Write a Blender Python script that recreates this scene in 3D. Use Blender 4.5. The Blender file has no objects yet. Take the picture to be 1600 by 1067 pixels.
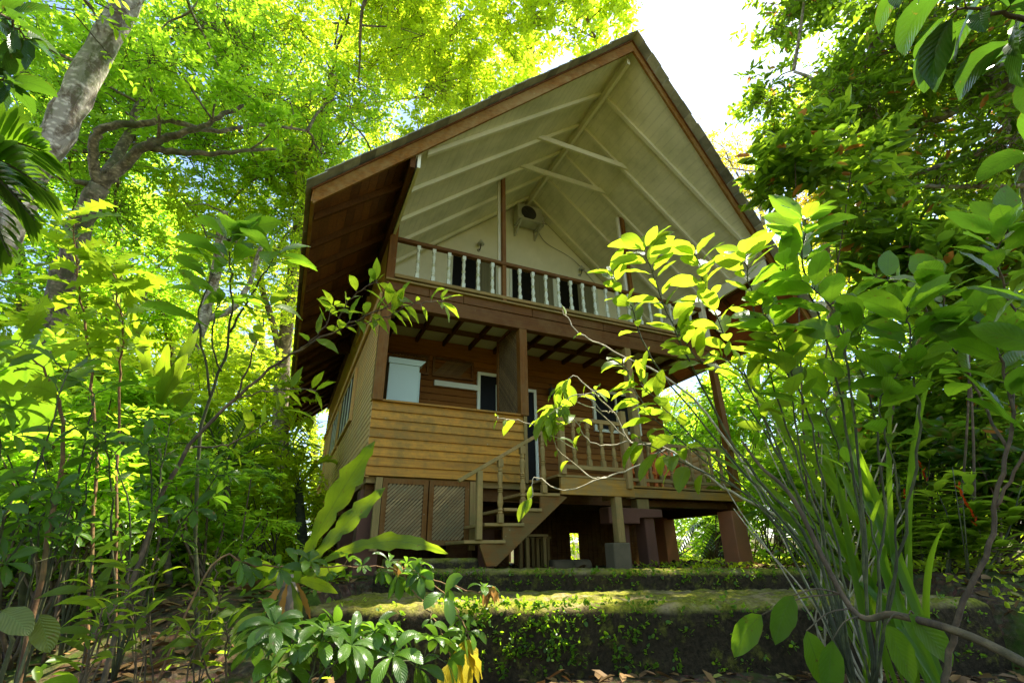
import bpy, math, random
import numpy as np
from mathutils import Vector as V, Matrix
R = math.radians
random.seed(7); rng = np.random.default_rng(7)
scn = bpy.context.scene
COL = scn.collection

# ------------------------------------------------------------------ camera, sky, sun
F_PX, PITCH, ROLL, YAW, CX, CY = 754.5, 23.99, -.824, -24.37, -1.041, -7.802
cam = bpy.data.objects.new('camera', bpy.data.cameras.new('camera')); COL.objects.link(cam)
cam.data.sensor_width = 36; cam.data.lens = F_PX * 36 / 1600
cam.data.clip_start = .05; cam.data.clip_end = 600
cam.location = (CX, CY, 0)
cam.matrix_world = Matrix.Translation((CX, CY, 0)) @ Matrix.Rotation(R(YAW), 4, 'Z') @ Matrix.Rotation(R(90 + PITCH), 4, 'X') @ Matrix.Rotation(R(ROLL), 4, 'Z')
scn.camera = cam
CM = cam.matrix_world.to_3x3()
def at(u, v, d):
    """world point d metres from the viewpoint in the direction of photo pixel (u, v)"""
    r = V(((u - 800) / F_PX, (533.5 - v) / F_PX, -1)); r.normalize()
    return V((CX, CY, 0)) + CM @ r * d
SUN_AZ, SUN_EL = 92, 66            # azimuth clockwise from +Y
world = bpy.data.worlds.new('World'); scn.world = world; world.use_nodes = True
wt = world.node_tree; bg = wt.nodes['Background']
sky = wt.nodes.new('ShaderNodeTexSky'); sky.sky_type = 'NISHITA'; sky.sun_disc = False
sky.sun_elevation = R(SUN_EL); sky.sun_rotation = R(SUN_AZ); sky.dust_density = 1.2; sky.air_density = 1; sky.ozone_density = 1.2
wt.links.new(sky.outputs[0], bg.inputs[0]); bg.inputs[1].default_value = .125
sl = bpy.data.lights.new('sun', 'SUN'); sl.energy = 5; sl.angle = R(.6); sl.color = (1, .93, .78)
so = bpy.data.objects.new('sun', sl); COL.objects.link(so)
sd = V((math.sin(R(SUN_AZ)) * math.cos(R(SUN_EL)), math.cos(R(SUN_AZ)) * math.cos(R(SUN_EL)), math.sin(R(SUN_EL))))
so.rotation_euler = sd.to_track_quat('Z', 'Y').to_euler()
so.location = sd * 60
scn.view_settings.view_transform = 'Standard'; scn.view_settings.look = 'None'
scn.view_settings.exposure = 1.95; scn.view_settings.gamma = 1
scn.cycles.max_bounces = 9; scn.cycles.diffuse_bounces = 7; scn.cycles.transmission_bounces = 6
scn.cycles.glossy_bounces = 2; scn.cycles.transparent_max_bounces = 8
scn.cycles.caustics_reflective = False; scn.cycles.caustics_refractive = False
scn.cycles.use_denoising = True

# ------------------------------------------------------------------ node helpers
def newmat(name):
    m = bpy.data.materials.new(name); m.use_nodes = True
    return m, m.node_tree.nodes, m.node_tree.links, m.node_tree.nodes['Principled BSDF']
def nz(N, L, scale, detail=4, vec=None, rough=.6, dist=0):
    n = N.new('ShaderNodeTexNoise'); n.inputs['Scale'].default_value = scale; n.inputs['Detail'].default_value = detail
    n.inputs['Roughness'].default_value = rough; n.inputs['Distortion'].default_value = dist
    if vec is not None: L.new(vec, n.inputs['Vector'])
    return n.outputs['Fac']
def ramp(N, L, fac, stops):
    r = N.new('ShaderNodeValToRGB'); e = r.color_ramp.elements
    while len(e) < len(stops): e.new(.5)
    for k, (p, c) in enumerate(stops):
        e[k].position = p; e[k].color = (*c, 1) if len(c) == 3 else c
    L.new(fac, r.inputs[0]); return r.outputs[0]
def mix(N, L, fac, a, b, mode='MIX'):
    m = N.new('ShaderNodeMix'); m.data_type = 'RGBA'; m.blend_type = mode
    for s, val in ((m.inputs[0], fac), (m.inputs[6], a), (m.inputs[7], b)):
        if isinstance(val, (int, float)): s.default_value = val
        elif isinstance(val, tuple): s.default_value = (*val, 1)
        else: L.new(val, s)
    return m.outputs[2]
def math_(N, L, op, a, b=0, clamp=False):
    m = N.new('ShaderNodeMath'); m.operation = op; m.use_clamp = clamp
    for s, val in ((m.inputs[0], a), (m.inputs[1], b)):
        if isinstance(val, (int, float)): s.default_value = val
        else: L.new(val, s)
    return m.outputs[0]
def bump(N, L, B, h, strength=.3, dist=.02):
    b = N.new('ShaderNodeBump'); b.inputs['Strength'].default_value = strength; b.inputs['Distance'].default_value = dist
    L.new(h, b.inputs['Height']); L.new(b.outputs[0], B.inputs['Normal'])
def coords(N, L, scale=(1, 1, 1), rot=(0, 0, 0)):
    c = N.new('ShaderNodeTexCoord'); m = N.new('ShaderNodeMapping')
    m.inputs['Scale'].default_value = scale; m.inputs['Rotation'].default_value = rot
    L.new(c.outputs['Object'], m.inputs[0]); return m.outputs[0]
def rnd(N):
    return N.new('ShaderNodeNewGeometry').outputs['Random Per Island']

def wood(name, c0, c1, axis='x', rough=.55, weather=None, wamt=.4, vary=.25, spec=.35):
    m, N, L, B = newmat(name)
    sc = {'x': (1.2, 22, 22), 'y': (22, 1.2, 22), 'z': (22, 22, 1.2)}[axis]
    vec = coords(N, L, sc); g = nz(N, L, 1.6, 6, vec, .65, .6)
    r = rnd(N)
    col = ramp(N, L, g, [(.25, c0), (.72, c1)])
    k = math_(N, L, 'ADD', math_(N, L, 'MULTIPLY', r, vary * 2), 1 - vary)
    kk = N.new('ShaderNodeCombineColor'); [L.new(k, kk.inputs[q]) for q in range(3)]
    col = mix(N, L, 1.0, col, kk.outputs[0], 'MULTIPLY')
    big = nz(N, L, 1.3, 6, coords(N, L, (1, 1, 1)), .7)
    fine = nz(N, L, 9, 5, coords(N, L, (1, 1, 1)), .7)
    if weather:
        f = ramp(N, L, math_(N, L, 'ADD', math_(N, L, 'MULTIPLY', big, .6), math_(N, L, 'MULTIPLY', fine, .4)), [(.5 - .18 * wamt, (0, 0, 0)), (.66 - .1 * wamt, (1, 1, 1))])
        col = mix(N, L, math_(N, L, 'MULTIPLY', f, .85), col, weather)
    # pale lichen spots
    vo = N.new('ShaderNodeTexVoronoi'); vo.inputs['Scale'].default_value = 9; L.new(coords(N, L), vo.inputs['Vector'])
    sp = ramp(N, L, vo.outputs['Distance'], [(.06, (1, 1, 1)), (.13, (0, 0, 0))])
    sel = ramp(N, L, fine, [(.56, (0, 0, 0)), (.6, (1, 1, 1))])
    col = mix(N, L, math_(N, L, 'MULTIPLY', math_(N, L, 'MULTIPLY', sp, sel), .5), col, (.38, .36, .2))
    L.new(col, B.inputs['Base Color']); B.inputs['Roughness'].default_value = rough
    B.inputs['Specular IOR Level'].default_value = spec
    bump(N, L, B, g, .35, .006)
    return m
M = {}
M['siding'] = wood('varnished_siding', (.29, .115, .009), (.54, .26, .02), 'x', .55, (.18, .12, .02), .3, .22, .2)
M['side'] = wood('weathered_siding', (.48, .25, .055), (.70, .42, .11), 'y', .8, (.50, .35, .13), .8, .12)
M['beamx'] = wood('brown_beam', (.058, .022, .003), (.15, .060, .007), 'x', .6, (.16, .085, .02), .35, .12, .15)
M['beamy'] = wood('brown_beam_deep', (.045, .018, .003), (.12, .048, .006), 'y', .7, None, .35, .15, .12)
M['post'] = wood('brown_post', (.085, .032, .003), (.20, .080, .008), 'z', .6, (.18, .10, .025), .3, .1, .15)
M['soffit'] = wood('brown_boards', (.065, .024, .005), (.21, .08, .014), 'x', .6, None, .35, .35)
M['soffitr'] = wood('red_boards', (.20, .05, .012), (.36, .10, .025), 'x', .6, None, .35, .3)
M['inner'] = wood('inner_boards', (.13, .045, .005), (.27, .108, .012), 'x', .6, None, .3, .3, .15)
M['fascia'] = wood('fascia_board', (.10, .038, .006), (.30, .13, .016), 'x', .65, (.30, .20, .06), .35, .1, .12)
M['oldwood'] = wood('weathered_wood', (.18, .10, .024), (.36, .235, .065), 'z', .8, (.20, .16, .04), .5, .2)
M['oldwoodx'] = wood('weathered_rail', (.18, .10, .024), (.36, .235, .065), 'x', .8, (.20, .16, .04), .5, .2)
M['deck'] = wood('deck_beam', (.22, .105, .012), (.44, .23, .03), 'x', .7, (.24, .18, .06), .4, .15, .15)
M['string'] = wood('stair_stringer', (.13, .045, .007), (.24, .09, .014), 'x', .75, (.13, .10, .03), .7, .1, .12)
M['orange'] = wood('orange_varnish', (.55, .13, .02), (.75, .22, .035), 'z', .35)
M['lattice'] = wood('lattice_slats', (.22, .125, .035), (.42, .28, .10), 'x', .75, (.18, .15, .06), .5, .3)
M['latt2'] = wood('dark_lattice', (.10, .06, .02), (.22, .15, .05), 'z', .75, None, .5, .3)

def paint(name, c, dirt=(.3, .28, .16), amt=.35, rough=.55, board=None):
    m, N, L, B = newmat(name)
    a = nz(N, L, 1.1, 7, coords(N, L), .68); b = nz(N, L, 14, 4, coords(N, L), .6)
    f = ramp(N, L, a, [(.42, (0, 0, 0)), (.75, (1, 1, 1))])
    col = mix(N, L, math_(N, L, 'MULTIPLY', f, amt), c, dirt)
    h = b
    if board:
        w = N.new('ShaderNodeTexWave'); w.wave_type = 'BANDS'; w.bands_direction = board; w.wave_profile = 'SAW'
        w.inputs['Scale'].default_value = 2.4; L.new(coords(N, L), w.inputs['Vector'])
        line = ramp(N, L, w.outputs['Fac'], [(0, (1, 1, 1)), (.2, (0, 0, 0))])
        spots = ramp(N, L, nz(N, L, 3.5, 4, coords(N, L), .7), [(.38, (.25, .25, .25)), (.6, (1, 1, 1))])
        col = mix(N, L, math_(N, L, 'MULTIPLY', math_(N, L, 'MULTIPLY', line, spots), .38), col, tuple(x * .42 for x in c))
        h = math_(N, L, 'SUBTRACT', b, math_(N, L, 'MULTIPLY', line, .8))
    L.new(col, B.inputs['Base Color']); B.inputs['Roughness'].default_value = rough
    bump(N, L, B, h, .2, .006); return m
M['white'] = paint('cream_paint', (.76, .73, .48), (.42, .43, .2), .45)
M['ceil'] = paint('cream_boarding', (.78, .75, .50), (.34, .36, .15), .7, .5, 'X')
M['rafter'] = paint('cream_rafter', (.76, .73, .48), (.38, .40, .18), .4)
M['trim'] = paint('white_trim', (.64, .67, .46), (.4, .42, .25), .3)
M['cabinet'] = paint('pale_cabinet', (.48, .60, .40), (.36, .42, .25), .15, .4)
M['acmetal'] = paint('grey_casing', (.50, .50, .36), (.20, .18, .10), .8, .5)
M['dark'] = paint('dark_metal', (.03, .03, .022), (.05, .04, .02), .4, .6)
M['concrete'] = paint('old_concrete', (.15, .11, .05), (.05, .05, .015), .9, .9)
M['redpier'] = paint('red_painted_concrete', (.48, .17, .05), (.26, .13, .05), .7, .75)
M['brownpier'] = paint('brown_painted_concrete', (.15, .06, .025), (.07, .035, .015), .8, .8)
M['curtain'] = paint('olive_curtain', (.17, .16, .07), (.12, .11, .05), .4, .9)
def glassm():
    m, N, L, B = newmat('dark_glass'); B.inputs['Base Color'].default_value = (.008, .008, .004, 1)
    B.inputs['Roughness'].default_value = .35; B.inputs['Specular IOR Level'].default_value = .06
    bump(N, L, B, nz(N, L, 1.5, 2, coords(N, L)), .05, .02); return m
M['glass'] = glassm()
def shinglem():
    m, N, L, B = newmat('grey_shingle')
    a = nz(N, L, 3, 6, coords(N, L), .7); r = rnd(N)
    col = ramp(N, L, a, [(.3, (.17, .18, .11)), (.55, (.33, .33, .22)), (.75, (.46, .44, .31))])
    kk = math_(N, L, 'ADD', math_(N, L, 'MULTIPLY', r, .7), .6); c = N.new('ShaderNodeCombineColor'); [L.new(kk, c.inputs[q]) for q in range(3)]
    L.new(mix(N, L, 1.0, col, c.outputs[0], 'MULTIPLY'), B.inputs['Base Color']); B.inputs['Roughness'].default_value = .85
    bump(N, L, B, a, .4, .01); return m
M['shingle'] = shinglem()
def barkm(name, c0, c1, moss=(.08, .12, .02), mossamt=.5):
    m, N, L, B = newmat(name)
    a = nz(N, L, 6, 7, coords(N, L, (1, 1, .5)), .7, .5); b = nz(N, L, 1.8, 5, coords(N, L), .7)
    v = N.new('ShaderNodeTexVoronoi'); v.inputs['Scale'].default_value = 9; L.new(coords(N, L, (1, 1, 2.2)), v.inputs['Vector'])
    patch = ramp(N, L, v.outputs['Distance'], [(.25, (0, 0, 0)), (.5, (1, 1, 1))])
    col = ramp(N, L, a, [(.43, c0), (.54, c1)])
    col = mix(N, L, math_(N, L, 'MULTIPLY', patch, .55), col, tuple(x * .5 for x in c0))
    col = mix(N, L, math_(N, L, 'MULTIPLY', ramp(N, L, b, [(.5, (0, 0, 0)), (.62, (1, 1, 1))]), mossamt), col, moss)
    L.new(col, B.inputs['Base Color']); B.inputs['Roughness'].default_value = .9
    bump(N, L, B, a, .8, .03); return m
M['bark'] = barkm('pale_bark', (.15, .11, .06), (.58, .52, .40))
M['bark2'] = barkm('mossy_bark', (.11, .085, .05), (.34, .27, .18), (.06, .08, .02), .7)
M['twig'] = barkm('brown_twig', (.09, .06, .03), (.18, .12, .06), (.08, .10, .02), .2)
M['stem'] = barkm('green_stem', (.05, .055, .02), (.10, .11, .03), (.12, .12, .05), .2)
M['pale_twig'] = barkm('pale_twig', (.40, .34, .20), (.62, .55, .38), (.2, .2, .1), .2)
M['redstem'] = barkm('reddish_stem', (.16, .08, .03), (.28, .15, .05), (.2, .25, .05), .2)

def leafm(name, refl, trans, var=.35, rough=.35, tw=.5, veins=False, spots=None, spec=.28, sheen=.0):
    m, N, L, B = newmat(name)
    r = rnd(N)
    def tone(c, k0, k1, hue):
        a = tuple(x * k0 for x in c); b = tuple(min(1, x * k1 * h) for x, h in zip(c, hue))
        return ramp(N, L, r, [(0, a), (1, b)])
    cr = tone(refl, 1 - var, 1 + var, (1.1, 1, .7)); ct = tone(trans, 1 - var, 1 + var * .6, (1.15, 1, .6))
    if spots:   # some whole leaves are turning colour
        r2 = math_(N, L, 'FRACT', math_(N, L, 'MULTIPLY', r, 37.7))
        f = ramp(N, L, r2, [(1 - spots[0] - .01, (0, 0, 0)), (1 - spots[0], (1, 1, 1))])
        cr = mix(N, L, f, cr, spots[1]); ct = mix(N, L, f, ct, spots[1])
    if veins:
        uv = N.new('ShaderNodeTexCoord').outputs['UV']; sx = N.new('ShaderNodeSeparateXYZ'); L.new(uv, sx.inputs[0])
        ax = math_(N, L, 'ABSOLUTE', math_(N, L, 'SUBTRACT', sx.outputs[0], .5))
        mid = ramp(N, L, ax, [(.012, (1, 1, 1)), (.04, (0, 0, 0))])
        q = math_(N, L, 'SUBTRACT', math_(N, L, 'MULTIPLY', sx.outputs[1], 11), math_(N, L, 'MULTIPLY', ax, 5.5))
        w = math_(N, L, 'ABSOLUTE', math_(N, L, 'SUBTRACT', math_(N, L, 'FRACT', q), .5))
        side = ramp(N, L, w, [(.03, (1, 1, 1)), (.12, (0, 0, 0))])
        vein = math_(N, L, 'ADD', mid, math_(N, L, 'MULTIPLY', side, .45), True)
        cr = mix(N, L, math_(N, L, 'MULTIPLY', vein, .35), cr, (.16, .26, .05))
        ct = mix(N, L, math_(N, L, 'MULTIPLY', vein, .55), ct, tuple(x * .3 for x in trans))
        sp = ramp(N, L, nz(N, L, 26, 3, coords(N, L), .6), [(.66, (0, 0, 0)), (.70, (1, 1, 1))]); edge = ramp(N, L, math_(N, L, 'ADD', ax, math_(N, L, 'MULTIPLY', nz(N, L, 9, 3, coords(N, L)), .25)), [(.62, (0, 0, 0)), (.66, (1, 1, 1))])
        sp = math_(N, L, 'MAXIMUM', sp, edge); cr = mix(N, L, math_(N, L, 'MULTIPLY', sp, .7), cr, (.16, .10, .03))
        bl = nz(N, L, 7, 4, coords(N, L), .6)
        ct = mix(N, L, .35, ct, ramp(N, L, bl, [(.3, tuple(x * .6 for x in trans)), (.7, tuple(min(1, x * 1.3) for x in trans))]))
        ct = mix(N, L, math_(N, L, 'MULTIPLY', sp, .7), ct, (.25, .14, .02)); bump(N, L, B, math_(N, L, 'ADD', math_(N, L, 'SUBTRACT', 1, w), bl), .5, .006)
    B.inputs['Roughness'].default_value = rough; B.inputs['Specular IOR Level'].default_value = spec
    L.new(cr, B.inputs['Base Color'])
    t = N.new('ShaderNodeBsdfTranslucent'); L.new(ct, t.inputs[0])
    ms = N.new('ShaderNodeMixShader'); ms.inputs[0].default_value = tw
    L.new(B.outputs[0], ms.inputs[1]); L.new(t.outputs[0], ms.inputs[2])
    L.new(ms.outputs[0], N['Material Output'].inputs[0]); return m
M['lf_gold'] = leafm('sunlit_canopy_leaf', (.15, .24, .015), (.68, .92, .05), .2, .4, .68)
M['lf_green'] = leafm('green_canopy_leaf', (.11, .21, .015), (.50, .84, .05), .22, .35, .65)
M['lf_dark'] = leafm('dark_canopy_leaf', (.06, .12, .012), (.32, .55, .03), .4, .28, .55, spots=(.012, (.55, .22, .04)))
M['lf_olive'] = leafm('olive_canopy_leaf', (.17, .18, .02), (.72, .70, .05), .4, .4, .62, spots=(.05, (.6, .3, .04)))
M['lf_big'] = leafm('broad_leaf', (.055, .13, .015), (.30, .58, .025), .3, .33, .52, True)
M['lf_bright'] = leafm('bright_broad_leaf', (.07, .14, .012), (.42, .62, .03), .35, .38, .6, True)
M['lf_shrub'] = leafm('shrub_leaf', (.04, .10, .014), (.17, .38, .02), .35, .25, .45, True)
M['lf_gloss'] = leafm('glossy_leaf', (.05, .12, .012), (.20, .42, .03), .4, .3, .42, True, spec=.4)
M['lf_fern'] = leafm('fern_frond', (.07, .14, .012), (.38, .58, .025), .2, .32, .55, True)
M['lf_strap'] = leafm('strap_leaf', (.06, .14, .015), (.36, .66, .03), .3, .35, .5)
M['lf_palm'] = leafm('palm_leaflet', (.035, .085, .012), (.20, .42, .02), .35, .25, .4)
M['lf_yellow'] = leafm('yellow_leaf', (.42, .36, .02), (.62, .52, .03), .25, .45, .5, True)
M['lf_dead'] = leafm('withered_leaf', (.34, .17, .03), (.40, .22, .03), .4, .6, .35)
M['lf_red'] = leafm('red_bract', (.55, .06, .01), (.6, .10, .01), .3, .35, .4)
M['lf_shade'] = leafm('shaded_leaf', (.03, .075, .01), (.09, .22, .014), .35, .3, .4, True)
M['lf_pale'] = leafm('grey_green_leaf', (.10, .13, .025), (.18, .26, .03), .3, .4, .35, True)

def groundm():
    m, N, L, B = newmat('forest_soil')
    c = coords(N, L); a = nz(N, L, 1.2, 7, c, .7); b = nz(N, L, 18, 6, c, .75); d = nz(N, L, 5, 5, c, .7)
    v = N.new('ShaderNodeTexVoronoi'); v.inputs['Scale'].default_value = 22; L.new(c, v.inputs['Vector'])
    col = ramp(N, L, b, [(.3, (.022, .017, .008)), (.55, (.085, .06, .03)), (.75, (.22, .16, .09))])
    col = mix(N, L, .25, col, v.outputs['Color'], 'OVERLAY')
    col = mix(N, L, ramp(N, L, a, [(.48, (0, 0, 0)), (.6, (1, 1, 1))]), col, ramp(N, L, d, [(.3, (.025, .045, .006)), (.7, (.08, .13, .015))]))
    L.new(col, B.inputs['Base Color']); B.inputs['Roughness'].default_value = .95; B.inputs['Specular IOR Level'].default_value = .1
    bump(N, L, B, b, .8, .03); return m
M['soil'] = groundm()
def mossm(name, top=.5):
    m, N, L, B = newmat(name)
    c = coords(N, L); a = nz(N, L, 2.5, 7, c, .7); b = nz(N, L, 30, 5, c, .7); d = nz(N, L, 7, 6, c, .72)
    stone = ramp(N, L, b, [(.3, (.014, .012, .006)), (.7, (.06, .044, .022))])
    moss = ramp(N, L, b, [(.3, (.05, .06, .006)), (.7, (.30, .30, .03))])
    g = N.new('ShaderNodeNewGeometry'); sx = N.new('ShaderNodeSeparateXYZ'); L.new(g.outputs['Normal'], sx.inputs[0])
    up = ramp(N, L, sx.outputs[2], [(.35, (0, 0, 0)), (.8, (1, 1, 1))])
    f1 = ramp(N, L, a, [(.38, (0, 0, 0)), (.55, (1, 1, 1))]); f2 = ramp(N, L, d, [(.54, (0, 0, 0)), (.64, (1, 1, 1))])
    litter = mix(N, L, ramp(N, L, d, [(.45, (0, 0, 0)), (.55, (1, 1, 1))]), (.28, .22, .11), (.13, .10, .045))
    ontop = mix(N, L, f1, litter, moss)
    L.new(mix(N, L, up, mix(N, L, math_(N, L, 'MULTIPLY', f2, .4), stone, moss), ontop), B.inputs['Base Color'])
    B.inputs['Specular IOR Level'].default_value = .08; B.inputs['Roughness'].default_value = .95; bump(N, L, B, math_(N, L, 'ADD', d, math_(N, L, 'MULTIPLY', b, .5)), .9, .04); return m
M['moss'] = mossm('mossy_concrete')

# ------------------------------------------------------------------ mesh helpers
def tag(o, label=None, cat=None, group=None, kind=None):
    if label: o['label'] = label
    if cat: o['category'] = cat
    if group: o['group'] = group
    if kind: o['kind'] = kind
    return o
def link(name, me, mat, parent=None):
    o = bpy.data.objects.new(name, me); COL.objects.link(o)
    if mat: me.materials.append(M[mat] if isinstance(mat, str) else mat)
    if parent:
        o.parent = parent; o.matrix_parent_inverse = Matrix.Identity(4)
        if parent.type == 'EMPTY' or parent.parent:
            p = parent; off = V((0, 0, 0))
            while p: off += p.location; p = p.parent
            o.location = -off
        else: o.location = -parent.location
    return o
def thing(name, label, cat, loc, group=None):
    o = bpy.data.objects.new(name, None); COL.objects.link(o); o.location = loc; o.empty_display_size = .2
    return tag(o, label, cat, group)
class MB:
    def __init__(s): s.v = []; s.f = []; s.uv = []
    def add(s, vs, fs, uvs=None):
        n = len(s.v); s.v.extend(tuple(x) for x in vs); s.f.extend([tuple(i + n for i in f) for f in fs])
        s.uv.extend(uvs if uvs else [(0, 0)] * len(vs))
    def box(s, a, b):
        x0, y0, z0 = a; x1, y1, z1 = b
        s.add([(x0, y0, z0), (x1, y0, z0), (x1, y1, z0), (x0, y1, z0), (x0, y0, z1), (x1, y0, z1), (x1, y1, z1), (x0, y1, z1)],
              [(0, 3, 2, 1), (4, 5, 6, 7), (0, 1, 5, 4), (1, 2, 6, 5), (2, 3, 7, 6), (3, 0, 4, 7)])
    def beam(s, p, q, w, h, up=(0, 0, 1)):
        p, q = V(p), V(q); d = (q - p).normalized(); r = d.cross(V(up)).normalized(); u = r.cross(d)
        vs = [c + r * (w / 2 * a) + u * (h / 2 * b) for c in (p, q) for a, b in ((-1, -1), (1, -1), (1, 1), (-1, 1))]
        s.add(vs, [(0, 1, 2, 3), (7, 6, 5, 4), (0, 4, 5, 1), (1, 5, 6, 2), (2, 6, 7, 3), (3, 7, 4, 0)])
    def prism(s, poly, ext):
        n = len(poly); e = V(ext); vs = [V(p) for p in poly] + [V(p) + e for p in poly]
        s.add(vs, [tuple(range(n))[::-1], tuple(range(n, 2 * n))] + [(i, (i + 1) % n, (i + 1) % n + n, i + n) for i in range(n)])
    def tube(s, pts, r0, r1=None, n=7, rs=None):
        pts = [V(p) for p in pts]; k = len(pts)
        if r1 is None: r1 = r0
        vs = []; prev = None
        for i, p in enumerate(pts):
            d = (pts[min(i + 1, k - 1)] - pts[max(i - 1, 0)]).normalized()
            a = prev if prev is not None else (V((0, 0, 1)) if abs(d.z) < .9 else V((1, 0, 0)))
            a = (a - d * a.dot(d)).normalized(); b = d.cross(a); prev = a
            r = rs[i] if rs else r0 + (r1 - r0) * i / (k - 1)
            for j in range(n):
                t = 2 * math.pi * j / n; vs.append(p + a * (math.cos(t) * r) + b * (math.sin(t) * r))
        fs = [(i * n + j, i * n + (j + 1) % n, (i + 1) * n + (j + 1) % n, (i + 1) * n + j) for i in range(k - 1) for j in range(n)]
        fs += [tuple(range(n))[::-1], tuple(range((k - 1) * n, k * n))]
        s.add(vs, fs)
    def build(s, name, mat, parent=None, smooth=False, bevel=0, uv=False):
        me = bpy.data.meshes.new(name); me.from_pydata(s.v, [], s.f)
        if smooth: me.polygons.foreach_set('use_smooth', [True] * len(me.polygons))
        if uv:
            l = me.uv_layers.new(name='UVMap'); idx = np.empty(len(me.loops), dtype=np.int64); me.loops.foreach_get('vertex_index', idx)
            l.data.foreach_set('uv', np.array(s.uv, dtype=np.float32)[idx].ravel())
        me.update(); o = link(name, me, mat, parent)
        if bevel:
            b = o.modifiers.new('bevel', 'BEVEL'); b.width = bevel; b.segments = 1; b.limit_method = 'ANGLE'
        return o
def smoothpath(pts, n=6):
    """Catmull-Rom through points"""
    P = [V(p) for p in pts]; P = [P[0] * 2 - P[1]] + P + [P[-1] * 2 - P[-2]]; out = []
    for i in range(1, len(P) - 2):
        for k in range(n):
            t = k / n; a, b, c, d = P[i - 1:i + 3]
            out.append(.5 * ((2 * b) + (c - a) * t + (2 * a - 5 * b + 4 * c - d) * t * t + (3 * b - a - 3 * c + d) * t ** 3))
    out.append(P[-2]); return out

# ------------------------------------------------------------------ ground, terrace
WA, WB = V((-.74, -2.93)), V((3.14, -4.57))            # front edge of the retaining wall
wd = (WB - WA).normalized(); wn = V((-wd.y, wd.x))     # wn points to the house
def along(x, y):
    p = V((x, y)) - WA; return p.dot(wd), p.dot(wn)
def height(x, y):
    s, t = along(x, y)
    n = .035 * math.sin(x * 1.7 + y * .6) + .03 * math.sin(y * 2.3 - x * 1.1) + .02 * math.sin(x * 5.1 + y * 4.3)
    up = -.24 + n * .6
    lo = -.92 + n
    if -.1 < s < 6.0: w = min(1, max(0, (t - .25) / .1))
    else: w = min(1, max(0, (t + 1.2) / 2.2)); w = w * w * (3 - 2 * w)
    h = lo + (up - lo) * w
    if -.1 < s < 6.0 and t < 2.05: h = min(h, -.46)      # the slab between wall and step
    r = math.hypot(x - 3, y - 5)
    if r > 22: h += (r - 22) * .03
    return h
def build_ground():
    def grid(x0, x1, y0, y1, nx, ny, holes=None):
        vs = []; 
        for j in range(ny + 1):
            for i in range(nx + 1):
                x = x0 + (x1 - x0) * i / nx; y = y0 + (y1 - y0) * j / ny
                vs.append((x, y, height(x, y) + random.uniform(-.008, .008)))
        return vs, [(j * (nx + 1) + i, j * (nx + 1) + i + 1, (j + 1) * (nx + 1) + i + 1, (j + 1) * (nx + 1) + i) for j in range(ny) for i in range(nx)]
    # non-uniform single sheet: fine near the camera, coarse far away
    xs = sorted(set([-150, -90, -60, -40, -28, -20, -15, -12] + [round(-10 + .12 * k, 3) for k in range(200)] + [15, 18, 22, 28, 40, 60, 90, 150]))
    ys = sorted(set([-60, -40, -25, -16, -12] + [round(-9.5 + .12 * k, 3) for k in range(120)] + [5.5, 7, 9, 12, 16, 20, 28, 40, 60, 90, 150]))
    vs = [(x, y, height(x, y) + random.uniform(-.01, .01)) for y in ys for x in xs]; n = len(xs)
    fs = [(j * n + i, j * n + i + 1, (j + 1) * n + i + 1, (j + 1) * n + i) for j in range(len(ys) - 1) for i in range(n - 1)]
    m = MB(); m.add(vs, fs); return tag(m.build('ground', 'soil', smooth=True), kind='structure')
build_ground()
def rough_block(name, p0, p1, depth, z0, z1a, z1b, amp, mat='moss', parent=None, cell=.07):
    """a weathered slab: front edge runs from p0 to p1, depth towards the house"""
    p0, p1 = V(p0), V(p1); L_ = (p1 - p0).length; d = (p1 - p0) / L_; n = V((-d.y, d.x))
    nl = max(2, int(L_ / cell)); sec = []
    nf = max(2, int((z1a - z0) / cell)); nt = max(2, int(depth / cell))
    prof = [(0, k / nf) for k in range(nf)] + [(depth * k / nt, 1) for k in range(nt + 1)] + [(depth, 0)]
    vs = []; 
    for i in range(nl + 1):
        s = i / nl; zt = z1a + (z1b - z1a) * s
        wob = .5 * math.sin(s * L_ * 1.3) + .5 * math.sin(s * L_ * 3.1 + 1)
        for (y, h) in prof:
            j = amp * (.5 * wob + random.uniform(-1, 1) * .5); edge = 1 if (y == 0 and h == 0) else 0
            rnd_e = .03 if (h == 1 and y == 0) else 0
            q = p0 + d * (s * L_) + n * (y + (j if h < 1 else 0) + rnd_e)
            vs.append((q.x, q.y, z0 + (zt - z0) * h - rnd_e * .8 + (random.uniform(-.6, .6) * amp if h == 1 else 0)))
    m = len(prof)
    fs = [(i * m + k, (i + 1) * m + k, (i + 1) * m + k + 1, i * m + k + 1) for i in range(nl) for k in range(m - 1)]
    fs += [tuple(range(m)), tuple(range(nl * m, nl * m + m))[::-1]]
    b = MB(); b.add(vs, fs); return b.build(name, mat, parent, smooth=True)
p1 = WA + wd * 5.8
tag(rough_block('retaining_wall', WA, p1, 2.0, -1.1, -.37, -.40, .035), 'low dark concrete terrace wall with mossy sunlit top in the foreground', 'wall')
tag(rough_block('stone_step', (.05, -1.3), (5.6, -3.75), .55, -.5, -.125, -.20, .026), 'mossy concrete step between terrace wall and staircase', 'step')

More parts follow.
